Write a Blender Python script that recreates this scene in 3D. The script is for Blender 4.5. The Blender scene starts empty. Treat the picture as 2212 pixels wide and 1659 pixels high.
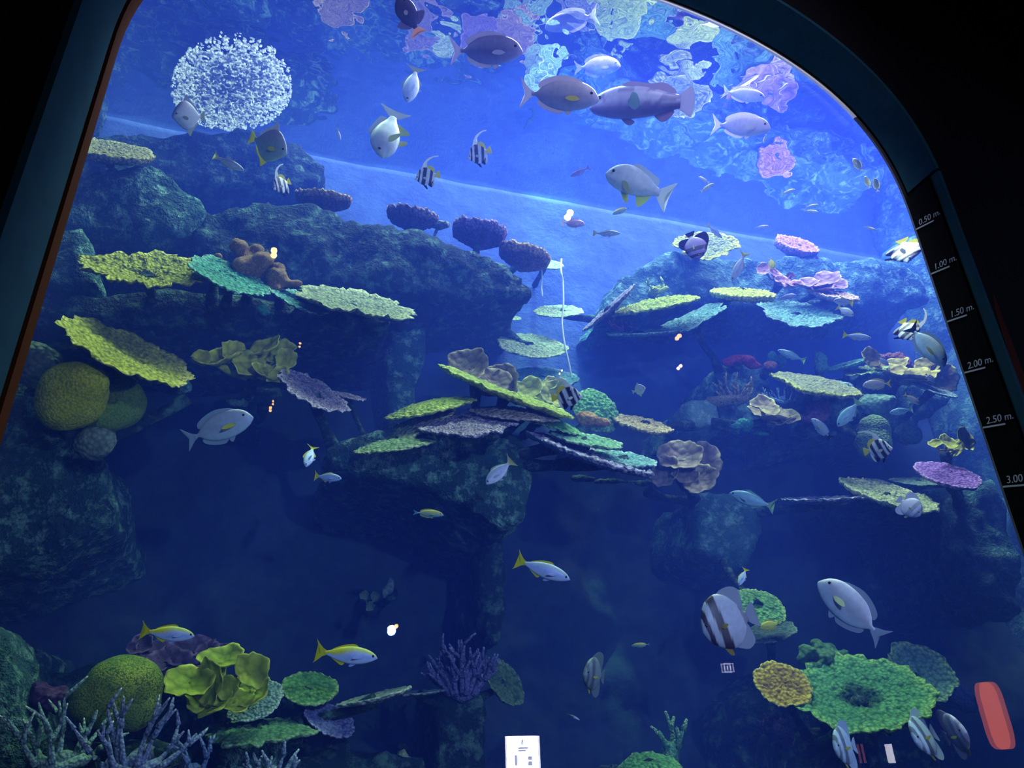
import bpy, bmesh, math, random
import numpy as np
from mathutils import Vector, Matrix, noise
from mathutils.bvhtree import BVHTree

S = bpy.context.scene
COL = S.collection
PI = math.pi
R_ = math.radians

# ------------------------------------------------------------------ camera
# world axes: x along the tank window, y into the tank (glass at y=0), z up; the hall is y<0
FOC, CX, CY = 1661.0, 1106.0, 829.5
def _rz(a): return Matrix.Rotation(a, 3, 'Z')
CAM_R = _rz(-R_(17.7)) @ Matrix.Rotation(PI / 2 + R_(27.2), 3, 'X') @ _rz(-R_(1.8))
CAM_C = Vector((0.0, -4.33, 1.6))
cam_d = bpy.data.cameras.new('camera')
cam_d.sensor_fit = 'HORIZONTAL'; cam_d.sensor_width = 36.0
cam_d.lens = FOC / 2212 * 36.0
cam_d.clip_start = 0.05; cam_d.clip_end = 100
cam = bpy.data.objects.new('camera', cam_d); COL.objects.link(cam)
cam.matrix_world = Matrix.Translation(CAM_C) @ CAM_R.to_4x4()
S.camera = cam

# ------------------------------------------------------------------ world, exposure, render quality
W = bpy.data.worlds.new('world'); S.world = W; W.use_nodes = True
W.node_tree.nodes['Background'].inputs[0].default_value = (0.004, 0.008, 0.02, 1)
W.node_tree.nodes['Background'].inputs[1].default_value = 0.05
S.view_settings.view_transform = 'Standard'; S.view_settings.look = 'None'
S.view_settings.exposure = 0.15; S.view_settings.gamma = 1.0
S.view_settings.use_curve_mapping = False
c = S.cycles
c.use_denoising = True; c.use_adaptive_sampling = True; c.adaptive_threshold = 0.04
c.max_bounces = 6; c.diffuse_bounces = 2; c.glossy_bounces = 3; c.transmission_bounces = 2
c.volume_bounces = 2; c.transparent_max_bounces = 12
c.caustics_reflective = False; c.caustics_refractive = False
c.sample_clamp_indirect = 4.0; c.blur_glossy = 0.5

SURF = 8.6          # height of the water surface
BACK = 3.25         # tank depth

# ------------------------------------------------------------------ lamps over the tank (they shine down through the water surface)
def lamp(name, loc, target, power, color, size=0.4, spot=None, blend=0.6):
    if spot:
        d = bpy.data.lights.new(name, 'SPOT'); d.spot_size = R_(spot); d.spot_blend = blend; d.shadow_soft_size = size / 2
    else:
        d = bpy.data.lights.new(name, 'AREA'); d.shape = 'DISK'; d.size = size
    d.energy = power; d.color = color
    o = bpy.data.objects.new(name, d); COL.objects.link(o)
    o.location = loc
    o.rotation_euler = (Vector(target) - Vector(loc)).to_track_quat('-Z', 'Y').to_euler()
    return o
def strip(loc, sx, sy, power, color):
    d = bpy.data.lights.new('tank_light_strip', 'AREA'); d.shape = 'RECTANGLE'; d.size = sx; d.size_y = sy; d.energy = power; d.color = color
    o = bpy.data.objects.new('tank_light_strip', d); COL.objects.link(o); o.location = loc; o.rotation_euler = (R_(18), 0, 0); return o
strip((0.6, 0.25, 10.2), 5.0, 0.3, 90, (0.7, 0.92, 1.0))
strip((5.0, 0.4, 10.2), 6.0, 0.3, 1150, (0.66, 0.62, 1.0))
strip((0.3, 0.5, 15.0), 5.5, 1.0, 2000, (0.66, 0.92, 0.95))
strip((6.3, 0.5, 15.0), 7.0, 1.0, 6600, (0.58, 0.60, 1.0))
lamp('tank_lamp', (6.0, 0.9, 14.0), (5.4, 1.4, 3.0), 2600, (0.72, 0.64, 1.0), 0.6, 80, 0.8)
lamp('tank_lamp', (-0.9, 0.9, 14.0), (-0.6, 1.2, 3.0), 1800, (0.9, 1.0, 0.85), 0.6, 70, 0.8)
lamp('tank_lamp', (3.05, 2.6, 14.0), (3.0, 3.12, 6.0), 17000, (0.40, 0.82, 1.0), 0.3, 11, 0.7)

# ------------------------------------------------------------------ pixel helpers (photo pixel + distance behind the glass -> a point in the tank)
def ray(x, y): return CAM_R @ Vector(((x - CX) / FOC, -(y - CY) / FOC, -1.0))
def at(x, y, d):
    r = ray(x, y); return CAM_C + r * ((d - CAM_C.y) / r.y)
def onz(x, y, z):
    r = ray(x, y); return CAM_C + r * ((z - CAM_C.z) / r.z)
def onx(x, y, X):
    r = ray(x, y); return CAM_C + r * (X / r.x)
def mpp(p): return -((CAM_R.transposed() @ (p - CAM_C)).z) / FOC
def axes(x, y):
    v = ray(x, y).normalized()
    r = (CAM_R @ Vector((1, 0, 0))); r = (r - v * r.dot(v)).normalized()
    return r, r.cross(v), v          # image right, image up, away from the camera

# ------------------------------------------------------------------ object helpers
def link(name, me, m=None, parent=None):
    o = bpy.data.objects.new(name, me); COL.objects.link(o)
    if m is not None and me is not None and len(me.materials) == 0: me.materials.append(m)
    if parent is not None: o.parent = parent
    return o
def tag(o, label, cat, group=None, kind=None):
    if label: o['label'] = label
    if cat: o['category'] = cat
    if group: o['group'] = group
    if kind: o['kind'] = kind
    return o
def mesh(name, v, f, smooth=True, rim=None, col=None):
    me = bpy.data.meshes.new(name); me.from_pydata([tuple(p) for p in v], [], f); me.update()
    if smooth: me.polygons.foreach_set('use_smooth', [True] * len(me.polygons))
    if rim is not None:
        a = me.attributes.new('rim', 'FLOAT', 'POINT'); a.data.foreach_set('value', list(rim))
    if col is not None:
        a = me.attributes.new('tint', 'FLOAT_COLOR', 'POINT')
        a.data.foreach_set('color', [q for p in col for q in (p[0], p[1], p[2], 1.0)])
    return me
def from_bm(bm, name, smooth=False):
    me = bpy.data.meshes.new(name); bm.to_mesh(me); bm.free()
    if smooth: me.polygons.foreach_set('use_smooth', [True] * len(me.polygons))
    return me
def box(bm, x0, x1, y0, y1, z0, z1, M=None):
    vs = [bm.verts.new((x, y, z)) for x in (x0, x1) for y in (y0, y1) for z in (z0, z1)]
    if M is not None:
        for q in vs: q.co = M @ q.co
    for f in ((0, 1, 3, 2), (4, 6, 7, 5), (0, 4, 5, 1), (2, 3, 7, 6), (0, 2, 6, 4), (1, 5, 7, 3)): bm.faces.new([vs[i] for i in f])
def nz(x, y, z=0.0, o=2):
    s = 0.0; a = 1.0
    for _ in range(o):
        s += a * noise.noise((x, y, z)); x *= 2.1; y *= 2.1; z *= 2.1; a *= 0.5
    return s

# ------------------------------------------------------------------ materials
MATS = {}
def newmat(name):
    m = bpy.data.materials.new(name); m.use_nodes = True
    nt = m.node_tree; nt.nodes.clear()
    return m, nt, nt.nodes.new('ShaderNodeOutputMaterial')
def N(nt, t, **k):
    n = nt.nodes.new(t)
    for a, b in k.items(): setattr(n, a, b)
    return n
def mixcol(nt, fac, a, b):
    n = N(nt, 'ShaderNodeMix', data_type='RGBA')
    for s, v in ((0, fac), (6, a), (7, b)):
        if hasattr(v, 'links'): nt.links.new(v, n.inputs[s])
        else: n.inputs[s].default_value = v if s == 0 else (*v[:3], 1)
    return n.outputs[2]
def ramp(nt, src, p0, p1):
    n = N(nt, 'ShaderNodeMapRange'); nt.links.new(src, n.inputs[0])
    n.inputs[1].default_value = p0; n.inputs[2].default_value = p1
    return n.outputs[0]
def noise_out(nt, scale, detail=4, rough=0.6, coord='Object', vec=None):
    if vec is None: vec = N(nt, 'ShaderNodeTexCoord').outputs[coord]
    n = N(nt, 'ShaderNodeTexNoise'); n.inputs['Scale'].default_value = scale
    n.inputs['Detail'].default_value = detail; n.inputs['Roughness'].default_value = rough
    nt.links.new(vec, n.inputs['Vector']); return n.outputs[0]
def plain(name, col, rough=0.6, spec=0.3, emit=None, estr=0.0, metal=0.0):
    if name in MATS: return MATS[name]
    m, nt, out = newmat(name); p = N(nt, 'ShaderNodeBsdfPrincipled')
    p.inputs['Base Color'].default_value = (*col, 1); p.inputs['Roughness'].default_value = rough
    p.inputs['Specular IOR Level'].default_value = spec; p.inputs['Metallic'].default_value = metal
    if emit: p.inputs['Emission Color'].default_value = (*emit, 1); p.inputs['Emission Strength'].default_value = estr
    nt.links.new(p.outputs[0], out.inputs[0]); MATS[name] = m; return m
def rockmat(name, dark, mid, pale, scale=1.6, bump=0.6):
    if name in MATS: return MATS[name]
    m, nt, out = newmat(name); p = N(nt, 'ShaderNodeBsdfPrincipled')
    a = noise_out(nt, scale, 5, 0.65); b = noise_out(nt, scale * 5, 4, 0.7); d = noise_out(nt, scale * 14, 3, 0.7)
    c1 = mixcol(nt, ramp(nt, a, 0.35, 0.65), dark, mid)
    c2 = mixcol(nt, ramp(nt, b, 0.50, 0.66), c1, pale)
    nt.links.new(c2, p.inputs['Base Color']); p.inputs['Roughness'].default_value = 0.85; p.inputs['Specular IOR Level'].default_value = 0.15
    ad = N(nt, 'ShaderNodeMath', operation='ADD'); nt.links.new(b, ad.inputs[0]); nt.links.new(d, ad.inputs[1])
    bp = N(nt, 'ShaderNodeBump'); bp.inputs['Strength'].default_value = bump; bp.inputs['Distance'].default_value = 0.08
    nt.links.new(ad.outputs[0], bp.inputs['Height']); nt.links.new(bp.outputs[0], p.inputs['Normal'])
    nt.links.new(p.outputs[0], out.inputs[0]); MATS[name] = m; return m
def coralmat(c1, c2, rim, scale=34.0, bump=0.5, cell=0.62, patch=None):
    key = ('coral', c1, c2, rim, scale, patch, cell)
    if key in MATS: return MATS[key]
    m, nt, out = newmat('coral skin'); p = N(nt, 'ShaderNodeBsdfPrincipled')
    at_ = N(nt, 'ShaderNodeAttribute', attribute_name='rim')
    a = noise_out(nt, patch or scale * 0.22, 4, 0.65)
    v = N(nt, 'ShaderNodeTexVoronoi'); v.inputs['Scale'].default_value = scale
    nt.links.new(N(nt, 'ShaderNodeTexCoord').outputs['Object'], v.inputs['Vector'])
    cc = mixcol(nt, ramp(nt, a, 0.35, 0.66), c1, c2)
    cc = mixcol(nt, at_.outputs['Fac'], cc, rim)
    cc = mixcol(nt, ramp(nt, at_.outputs['Fac'], -0.05, -0.9), cc, (c1[0] * .12, c1[1] * .14, c1[2] * .3))
    cd = mixcol(nt, ramp(nt, v.outputs['Distance'], 0.3, 0.85), cc, tuple(x * cell for x in c1))
    nt.links.new(cd, p.inputs['Base Color']); p.inputs['Roughness'].default_value = 0.8; p.inputs['Specular IOR Level'].default_value = 0.2
    bp = N(nt, 'ShaderNodeBump', invert=True); bp.inputs['Strength'].default_value = bump; bp.inputs['Distance'].default_value = 0.03
    nt.links.new(v.outputs['Distance'], bp.inputs['Height']); nt.links.new(bp.outputs[0], p.inputs['Normal'])
    nt.links.new(p.outputs[0], out.inputs[0]); MATS[key] = m; return m
def fishmat():
    if 'fish' in MATS: return MATS['fish']
    m, nt, out = newmat('fish skin'); p = N(nt, 'ShaderNodeBsdfPrincipled')
    a = N(nt, 'ShaderNodeAttribute', attribute_name='tint')
    n = noise_out(nt, 14, 4, 0.6)
    mu = N(nt, 'ShaderNodeMapRange'); nt.links.new(n, mu.inputs[0]); mu.inputs[1].default_value = .3; mu.inputs[2].default_value = .7
    mu.inputs[3].default_value = .85; mu.inputs[4].default_value = 1.08
    vm = N(nt, 'ShaderNodeVectorMath', operation='SCALE'); nt.links.new(a.outputs['Color'], vm.inputs[0]); nt.links.new(mu.outputs[0], vm.inputs['Scale'])
    nt.links.new(vm.outputs[0], p.inputs['Base Color']); p.inputs['Roughness'].default_value = 0.42; p.inputs['Specular IOR Level'].default_value = 0.5
    nt.links.new(p.outputs[0], out.inputs[0]); MATS['fish'] = m; return m
def finmat():
    if 'fin' in MATS: return MATS['fin']
    m, nt, out = newmat('fin skin')
    a = N(nt, 'ShaderNodeAttribute', attribute_name='tint')
    d = N(nt, 'ShaderNodeBsdfDiffuse'); t = N(nt, 'ShaderNodeBsdfTranslucent'); mx = N(nt, 'ShaderNodeMixShader')
    nt.links.new(a.outputs['Color'], d.inputs[0]); nt.links.new(a.outputs['Color'], t.inputs[0]); mx.inputs[0].default_value = 0.35
    nt.links.new(d.outputs[0], mx.inputs[1]); nt.links.new(t.outputs[0], mx.inputs[2]); nt.links.new(mx.outputs[0], out.inputs[0])
    MATS['fin'] = m; return m

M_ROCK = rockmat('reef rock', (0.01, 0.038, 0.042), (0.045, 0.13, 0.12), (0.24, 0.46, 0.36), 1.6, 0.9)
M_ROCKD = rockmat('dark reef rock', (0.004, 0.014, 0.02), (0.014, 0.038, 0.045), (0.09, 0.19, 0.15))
M_ROCKR = rockmat('blue reef rock', (0.018, 0.06, 0.09), (0.06, 0.15, 0.19), (0.18, 0.36, 0.36))
M_ROCKP = rockmat('pale reef rock', (0.10, 0.22, 0.22), (0.2, 0.38, 0.36), (0.4, 0.54, 0.48), 2.5)
M_BLACK = plain('matt black wall', (0.002, 0.002, 0.003), 0.9, 0.05)

# ------------------------------------------------------------------ the tank shell
XL, XR = -2.75, 8.9
def grid_wall(name, axis, fixed, a0, a1, z0, z1, step, disp, m, flip=False):
    na = max(2, int((a1 - a0) / step)); nzn = max(2, int((z1 - z0) / step)); v = []; f = []
    for j in range(nzn + 1):
        for i in range(na + 1):
            a = a0 + (a1 - a0) * i / na; z = z0 + (z1 - z0) * j / nzn
            d = disp(a, z)
            v.append((a, fixed + d, z) if axis == 'y' else (fixed + d, a, z))
    for j in range(nzn):
        for i in range(na):
            q = [j * (na + 1) + i, j * (na + 1) + i + 1, (j + 1) * (na + 1) + i + 1, (j + 1) * (na + 1) + i]
            f.append(q[::-1] if flip else q)
    o = link(name, mesh(name, v, f), m)
    so = o.modifiers.new('thickness', 'SOLIDIFY'); so.thickness = 0.2; so.offset = -1
    return tag(o, None, None, None, 'structure')
def wallmat():
    m, nt, out = newmat('painted back wall'); p = N(nt, 'ShaderNodeBsdfPrincipled')
    tc = N(nt, 'ShaderNodeTexCoord'); sp = N(nt, 'ShaderNodeSeparateXYZ'); nt.links.new(tc.outputs['Object'], sp.inputs[0])
    n1 = noise_out(nt, 0.9, 5, 0.6); n2 = noise_out(nt, 5, 5, 0.7)
    ad = N(nt, 'ShaderNodeMath', operation='MULTIPLY_ADD'); nt.links.new(n1, ad.inputs[0]); ad.inputs[1].default_value = 1.4; nt.links.new(sp.outputs[2], ad.inputs[2])
    h = ramp(nt, ad.outputs[0], 5.6, 6.6)
    blue = mixcol(nt, ramp(nt, n2, 0.35, 0.7), (0.025, 0.060, 0.34), (0.05, 0.11, 0.42))
    rock = mixcol(nt, ramp(nt, n2, 0.4, 0.7), (0.010, 0.025, 0.05), (0.03, 0.06, 0.09))
    nt.links.new(mixcol(nt, h, rock, blue), p.inputs['Base Color']); p.inputs['Roughness'].default_value = 0.9
    bp = N(nt, 'ShaderNodeBump'); bp.inputs['Strength'].default_value = 0.4; bp.inputs['Distance'].default_value = 0.06
    nt.links.new(n2, bp.inputs['Height']); nt.links.new(bp.outputs[0], p.inputs['Normal'])
    nt.links.new(p.outputs[0], out.inputs[0]); return m
def bd(a, z):
    k = min(1.0, max(0.0, (6.0 - z) / 1.5))
    return 0.03 * nz(a * 1.2, z * 1.2, 3.1) - k * (0.22 + 0.38 * nz(a * 0.75, z * 0.75, 7.7, 4))
wall_back = grid_wall('wall_back', 'y', BACK, XL, XR, 0.4, SURF - 0.004, 0.075, bd, wallmat())
wall_left = grid_wall('wall_left', 'x', XL, 0.25, BACK, 0.4, SURF - 0.004, 0.08, lambda a, z: 0.2 + 0.3 * nz(a, z, 1.3, 4), M_ROCKD, True)
wall_right = grid_wall('wall_right', 'x', XR, 0.25, BACK, 0.4, SURF - 0.004, 0.1, lambda a, z: -0.15 + 0.25 * nz(a, z, 5.3, 3), M_ROCKR)
bm = bmesh.new(); box(bm, XL - .1, XR + .1, 0.06, BACK + .1, 0.3, 0.6)
tag(link('floor', from_bm(bm, 'floor'), M_ROCKD), None, None, None, 'structure')

# arch of the window
AX, AZ, AW, AH, AN = 1.955, 6.1, 3.415, 2.35, 2.5
def arch(n=72, grow=0.0, zlow=0.2):
    pts = [(AX - AW - grow, zlow)]
    pts += [(AX - AW - grow, zlow + (AZ - zlow) * i / 10) for i in range(1, 10)]
    for i in range(n + 1):
        t = PI - PI * i / n
        cc, ss = math.cos(t), math.sin(t)
        pts.append((AX + (AW + grow) * math.copysign(abs(cc) ** (2 / AN), cc), AZ + (AH + grow) * abs(ss) ** (2 / AN)))
    pts += [(AX + AW + grow, AZ - (AZ - zlow) * i / 10) for i in range(1, 10)]
    pts.append((AX + AW + grow, zlow))
    return pts
def fy(x): return -0.72 + (x - (AX - AW)) / (2 * AW) * 0.32      # outer face of the hall wall
A = arch()
n = len(A)
# hall wall: ring between the arch and a big outline
def outer(p):
    x, z = p
    dx, dz = x - AX, z - 4.0
    s = min((9.5 / abs(dx)) if abs(dx) > 1e-6 else 1e9, (8.0 / abs(dz)) if abs(dz) > 1e-6 else 1e9)
    return (AX + dx * s, 4.0 + dz * s)
v = []; f = []
Ag = arch(grow=0.04)
for (x, z) in Ag:
    ox, oz = outer((x, z))
    v += [(x, fy(x), z), (ox, fy(x), oz), (x, -0.01, z), (ox, -0.01, oz)]
for i in range(n - 1):
    a, b = 4 * i, 4 * i + 4
    f += [(a, a + 1, b + 1, b), (a + 2, b + 2, b + 3, a + 3), (a, b, b + 2, a + 2), (a + 1, a + 3, b + 3, b + 1)]
tag(link('wall_front', mesh('wall_front', v, f, False), M_BLACK), None, None, None, 'structure')
# blue lining of the arch reveal: the whole left side and the arch, ending above the depth scale
m, nt, out = newmat('blue paint'); p = N(nt, 'ShaderNodeBsdfPrincipled')
nt.links.new(mixcol(nt, ramp(nt, noise_out(nt, 6, 3), 0.3, 0.7), (0.006, 0.026, 0.036), (0.008, 0.032, 0.044)), p.inputs['Base Color'])
p.inputs['Roughness'].default_value = 0.9; p.inputs['Specular IOR Level'].default_value = 0.03; nt.links.new(p.outputs[0], out.inputs[0]); M_BLUE = m
stop = max(i for i in range(n) if A[i][1] > 6.42)
v = []; f = []
for i in range(stop + 1):
    x, z = A[i]; gx, gz = Ag[i]
    v += [(x, fy(x), z), (x, -0.13 if x < 0 else -0.05, z), (gx, fy(x), gz), (gx, -0.05, gz)]
for i in range(stop):
    a, b = 4 * i, 4 * i + 4
    f += [(a, b, b + 1, a + 1), (a, a + 2, b + 2, b), (a + 1, b + 1, b + 3, a + 3), (a + 2, a + 3, b + 3, b + 2)]
e = 4 * stop; f += [(0, 1, 3, 2), (e, e + 2, e + 3, e + 1)]
tag(link('trim_1', mesh('trim_1', v, f, False), M_BLUE), None, None, None, 'structure')
# the narrow painted edge of the right reveal beside the depth scale
bm = bmesh.new(); box(bm, 5.365, 5.40, -0.405, -0.315, 0.2, 6.40)
tag(link('trim_2', from_bm(bm, 'trim_2'), M_BLUE), None, None, None, 'structure')
# sealing strip round the acrylic: wide brown one on the near side, thin one along the arch, white as painted edge light, then dark on the far side
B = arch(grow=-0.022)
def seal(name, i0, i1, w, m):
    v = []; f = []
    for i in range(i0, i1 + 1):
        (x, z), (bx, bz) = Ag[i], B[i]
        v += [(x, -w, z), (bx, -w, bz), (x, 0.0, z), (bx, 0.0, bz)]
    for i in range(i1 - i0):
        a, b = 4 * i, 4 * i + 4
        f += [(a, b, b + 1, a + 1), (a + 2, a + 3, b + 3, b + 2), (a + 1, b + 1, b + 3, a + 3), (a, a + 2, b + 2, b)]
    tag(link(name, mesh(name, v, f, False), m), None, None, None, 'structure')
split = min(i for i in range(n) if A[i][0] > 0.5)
seal('trim_3', 0, split, 0.125, plain('brown sealant', (0.035, 0.010, 0.003), 0.8, 0.03))
seal('trim_4', split, min(i for i in range(n) if A[i][0] > 5.0), 0.02, plain('painted edge light', (0.9, 0.88, 0.85), 0.35))  # white colour paints in the light caught along the arch edge
seal('trim_5', min(i for i in range(n) if A[i][0] > 5.0), n - 1, 0.02, plain('dark sealant', (0.06, 0.06, 0.08), 0.3))

# acrylic pane
def clear(name, refl, tint=(1, 1, 1), rough=0.0):
    m, nt, out = newmat(name)
    t = N(nt, 'ShaderNodeBsdfTransparent'); t.inputs[0].default_value = (*tint, 1)
    g = N(nt, 'ShaderNodeBsdfGlossy'); g.inputs['Roughness'].default_value = rough
    x = N(nt, 'ShaderNodeMixShader'); x.inputs[0].default_value = refl
    nt.links.new(t.outputs[0], x.inputs[1]); nt.links.new(g.outputs[0], x.inputs[2]); nt.links.new(x.outputs[0], out.inputs[0])
    return m
bm = bmesh.new()
P2 = arch(grow=0.03)
fr = [bm.verts.new((x, 0.004, z)) for x, z in P2]; bk = [bm.verts.new((x, 0.05, z)) for x, z in P2]
bm.faces.new(fr); bm.faces.new(bk[::-1])
for i in range(len(P2)):
    j = (i + 1) % len(P2); bm.faces.new((fr[i], bk[i], bk[j], fr[j]))
tag(link('window_1', from_bm(bm, 'window_1'), clear('acrylic', 0.035)), None, None, None, 'structure')

# water: a body that scatters and absorbs, and its rippled surface seen from below
bm = bmesh.new(); box(bm, XL - .05, XR + .05, 0.06, BACK + .15, 0.35, SURF - 0.0)
m, nt, out = newmat('water body')
sc_ = N(nt, 'ShaderNodeVolumeScatter'); sc_.inputs['Color'].default_value = (0.065, 0.135, 1.0, 1); sc_.inputs['Density'].default_value = 0.15
sc_.inputs['Anisotropy'].default_value = 0.0
ab = N(nt, 'ShaderNodeVolumeAbsorption'); ab.inputs['Color'].default_value = (0.0, 0.62, 0.9, 1); ab.inputs['Density'].default_value = 0.08
ad = N(nt, 'ShaderNodeAddShader'); nt.links.new(sc_.outputs[0], ad.inputs[0]); nt.links.new(ab.outputs[0], ad.inputs[1])
nt.links.new(ad.outputs[0], out.inputs['Volume'])
tag(link('water', from_bm(bm, 'water'), m), None, None, None, 'structure')
v = []; f = []
nx, ny = 400, 116
for j in range(ny + 1):
    for i in range(nx + 1):
        x = XL + (XR - XL) * i / nx; y = 0.06 + (BACK + .1 - 0.06) * j / ny
        k = 0.5 + 0.5 * max(0, min(1, (3.5 - x) / 3))
        z = 0.011 * noise.noise((x * 2.0, y * 2.6, 0.3)) + 0.0045 * k * noise.noise((x * 6, y * 7.5, 4.3)) + 0.0016 * k * noise.noise((x * 14, y * 17, 9.3)) + 0.0030 * max(0, k - 0.5) * noise.noise((x * 13, y * 26, 2.3))
        v.append((x, y, SURF + z))
for j in range(ny):
    for i in range(nx):
        a = j * (nx + 1) + i; f.append((a, a + 1, a + nx + 2, a + nx + 1))
tag(link('water_surface', mesh('water_surface', v, f), clear('water surface', 0.62, (0.9, 0.97, .82))), None, None, None, 'structure')

# ------------------------------------------------------------------ reef rocks
def clouds(name, size):
    t = bpy.data.textures.get(name)
    if t is None:
        t = bpy.data.textures.new(name, 'CLOUDS'); t.noise_scale = size; t.noise_depth = 3
    return t
ROCKS = []
def rock(name, label, m, slabs=(), blobs=(), voxel=0.055, d1=0.22, d2=0.07, smooth=4):
    """slabs: (pixel outline of the front face, its distance, distance of the back); blobs: (px, py, distance, rx, ry, rz in metres)"""
    bm = bmesh.new()
    for poly, y0, y1 in slabs:
        q = [at(x, y, y0) for x, y in poly]
        fr = [bm.verts.new(p) for p in q]; bk = [bm.verts.new((p.x, y1, p.z)) for p in q]
        k = len(q)
        fs = [bm.faces.new(fr), bm.faces.new(bk[::-1])]
        for i in range(k):
            j = (i + 1) % k; fs.append(bm.faces.new((fr[i], bk[i], bk[j], fr[j])))
        bmesh.ops.recalc_face_normals(bm, faces=fs)
    for px, py, d, rx, ry, rz in blobs:
        bmesh.ops.create_icosphere(bm, subdivisions=3, radius=1, matrix=Matrix.Translation(at(px, py, d)) @ Matrix.Diagonal((rx, ry, rz, 1)))
    o = link(name, from_bm(bm, name), m)
    r = o.modifiers.new('remesh', 'REMESH'); r.mode = 'VOXEL'; r.voxel_size = voxel; r.use_smooth_shade = True
    sm = o.modifiers.new('smooth', 'SMOOTH'); sm.iterations = smooth; sm.factor = 0.5
    for i, (st, sz) in enumerate(((d1, 0.55), (d2, 0.13))):
        t = o.modifiers.new('lumps', 'DISPLACE'); t.texture = clouds('clouds%d' % int(sz * 100), sz); t.texture_coords = 'GLOBAL'; t.strength = st; t.mid_level = 0.5
    tag(o, label, 'rock'); ROCKS.append(o); return o

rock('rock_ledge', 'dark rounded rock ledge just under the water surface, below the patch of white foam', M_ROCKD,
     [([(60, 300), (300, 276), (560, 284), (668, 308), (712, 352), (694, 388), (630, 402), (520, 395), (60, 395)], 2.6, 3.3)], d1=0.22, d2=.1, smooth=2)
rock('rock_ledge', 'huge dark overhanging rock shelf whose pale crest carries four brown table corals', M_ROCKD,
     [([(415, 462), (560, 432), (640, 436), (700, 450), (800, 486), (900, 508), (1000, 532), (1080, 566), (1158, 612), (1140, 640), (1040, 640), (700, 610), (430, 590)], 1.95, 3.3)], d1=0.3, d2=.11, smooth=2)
rock('rock_outcrop', 'pale ribbed rock bulge sloping down from the broken mottled coral at the blue post', M_ROCK,
     [([(60, 400), (200, 372), (330, 352), (430, 420), (450, 470), (400, 500), (60, 500)], 1.9, 3.3)], d1=0.25)
rock('rock_column', 'grey green rock column standing next to the blue post behind the yellow table coral', M_ROCK,
     [([(70, 500), (180, 485), (200, 560), (225, 618), (60, 622)], 1.7, 3.3)])
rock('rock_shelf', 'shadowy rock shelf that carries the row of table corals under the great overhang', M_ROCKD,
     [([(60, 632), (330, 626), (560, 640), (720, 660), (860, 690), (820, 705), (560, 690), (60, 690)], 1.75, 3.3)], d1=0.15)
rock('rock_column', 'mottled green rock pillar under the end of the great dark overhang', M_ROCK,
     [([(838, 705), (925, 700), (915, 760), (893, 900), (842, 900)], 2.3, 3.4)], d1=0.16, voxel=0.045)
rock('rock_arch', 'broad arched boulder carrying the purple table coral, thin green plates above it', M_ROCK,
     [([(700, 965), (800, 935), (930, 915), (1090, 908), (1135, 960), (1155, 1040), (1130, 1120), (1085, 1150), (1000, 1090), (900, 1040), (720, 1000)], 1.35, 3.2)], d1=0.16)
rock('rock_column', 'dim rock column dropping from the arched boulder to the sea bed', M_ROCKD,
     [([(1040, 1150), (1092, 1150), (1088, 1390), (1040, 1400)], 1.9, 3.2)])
rock('rock_outcrop', 'rugged rock flank by the blue post beneath the big yellow brain coral', M_ROCK,
     [([(-160, 770), (55, 745), (120, 760), (140, 900), (225, 960), (235, 1120), (195, 1130), (120, 1180), (-160, 1260)], 1.45, 3.2)], d1=0.3)
rock('rock_outcrop', 'low dim rock mass running along the bottom corner beside the staghorn coral', M_ROCK,
     [([(-160, 1350), (20, 1350), (35, 1500), (80, 1760), (-160, 1760)], 0.8, 2.6)])
rock('rock_slope', 'wide blue grey reef slope with a yellow leaf coral and pink table coral on top', M_ROCKR,
     [([(1345, 590), (1470, 545), (1600, 556), (1760, 560), (1900, 552), (1985, 595), (2010, 650), (1860, 660), (1480, 660), (1300, 680)], 2.4, 3.4)], d1=0.3)
rock('rock_block', 'square pale rock block standing below the red capped mound', M_ROCKP,
     [([(1484, 862), (1552, 855), (1556, 918), (1490, 922)], 2.0, 3.2)], d1=0.1, voxel=0.045)
rock('rock_mound', 'blue rock mound capped by the red crust coral', M_ROCKR,
     [([(1548, 790), (1600, 782), (1650, 800), (1690, 860), (1690, 930), (1560, 935)], 2.3, 3.3)], d1=0.2)
rock('rock_outcrop', 'long coral covered rock bank reaching the depth scale below its 1.50 metre mark', M_ROCKR,
     [([(1700, 860), (1860, 800), (1960, 812), (2060, 830), (2072, 860), (2000, 900), (1960, 940), (1720, 935)], 2.1, 3.4)], d1=0.25)
rock('rock_column', 'dim blue rock column under the folded brown cabbage coral', M_ROCKR,
     [([(1500, 1070), (1630, 1050), (1650, 1150), (1610, 1230), (1520, 1200)], 2.1, 3.3)], d1=0.25)
rock('rock_ridge', 'steep pale rock ridge beside the depth scale under the violet table coral', M_ROCKR,
     [([(2070, 1065), (2150, 1035), (2215, 1190), (2212, 1330), (2110, 1270)], 1.6, 3.3)], d1=0.3)
rock('rock_shelf', 'shaded rock shelf behind the mottled pale table coral', M_ROCKR,
     [([(1850, 1060), (2040, 1060), (2030, 1110), (1880, 1100)], 1.9, 3.3)], d1=0.2)
rock('rock_pillar', 'dark rock stump carrying the violet branching coral', M_ROCKD,
     [([(950, 1490), (1045, 1485), (1062, 1700), (935, 1700)], 1.25, 2.2)], d1=0.15)
rock('rock_mound', 'low algae covered rock mound in front of the speckled violet plate', M_ROCK,
     [([(455, 1572), (560, 1562), (655, 1545), (655, 1600), (600, 1625), (600, 1760), (460, 1760)], 1.0, 2.0)], d1=0.12, voxel=0.045)
rock('rock_mound', 'dark rock base from which the blue staghorn thicket grows', M_ROCKD,
     [([(60, 1600), (390, 1600), (390, 1780), (60, 1780)], 0.75, 1.9)], d1=0.2)
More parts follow.
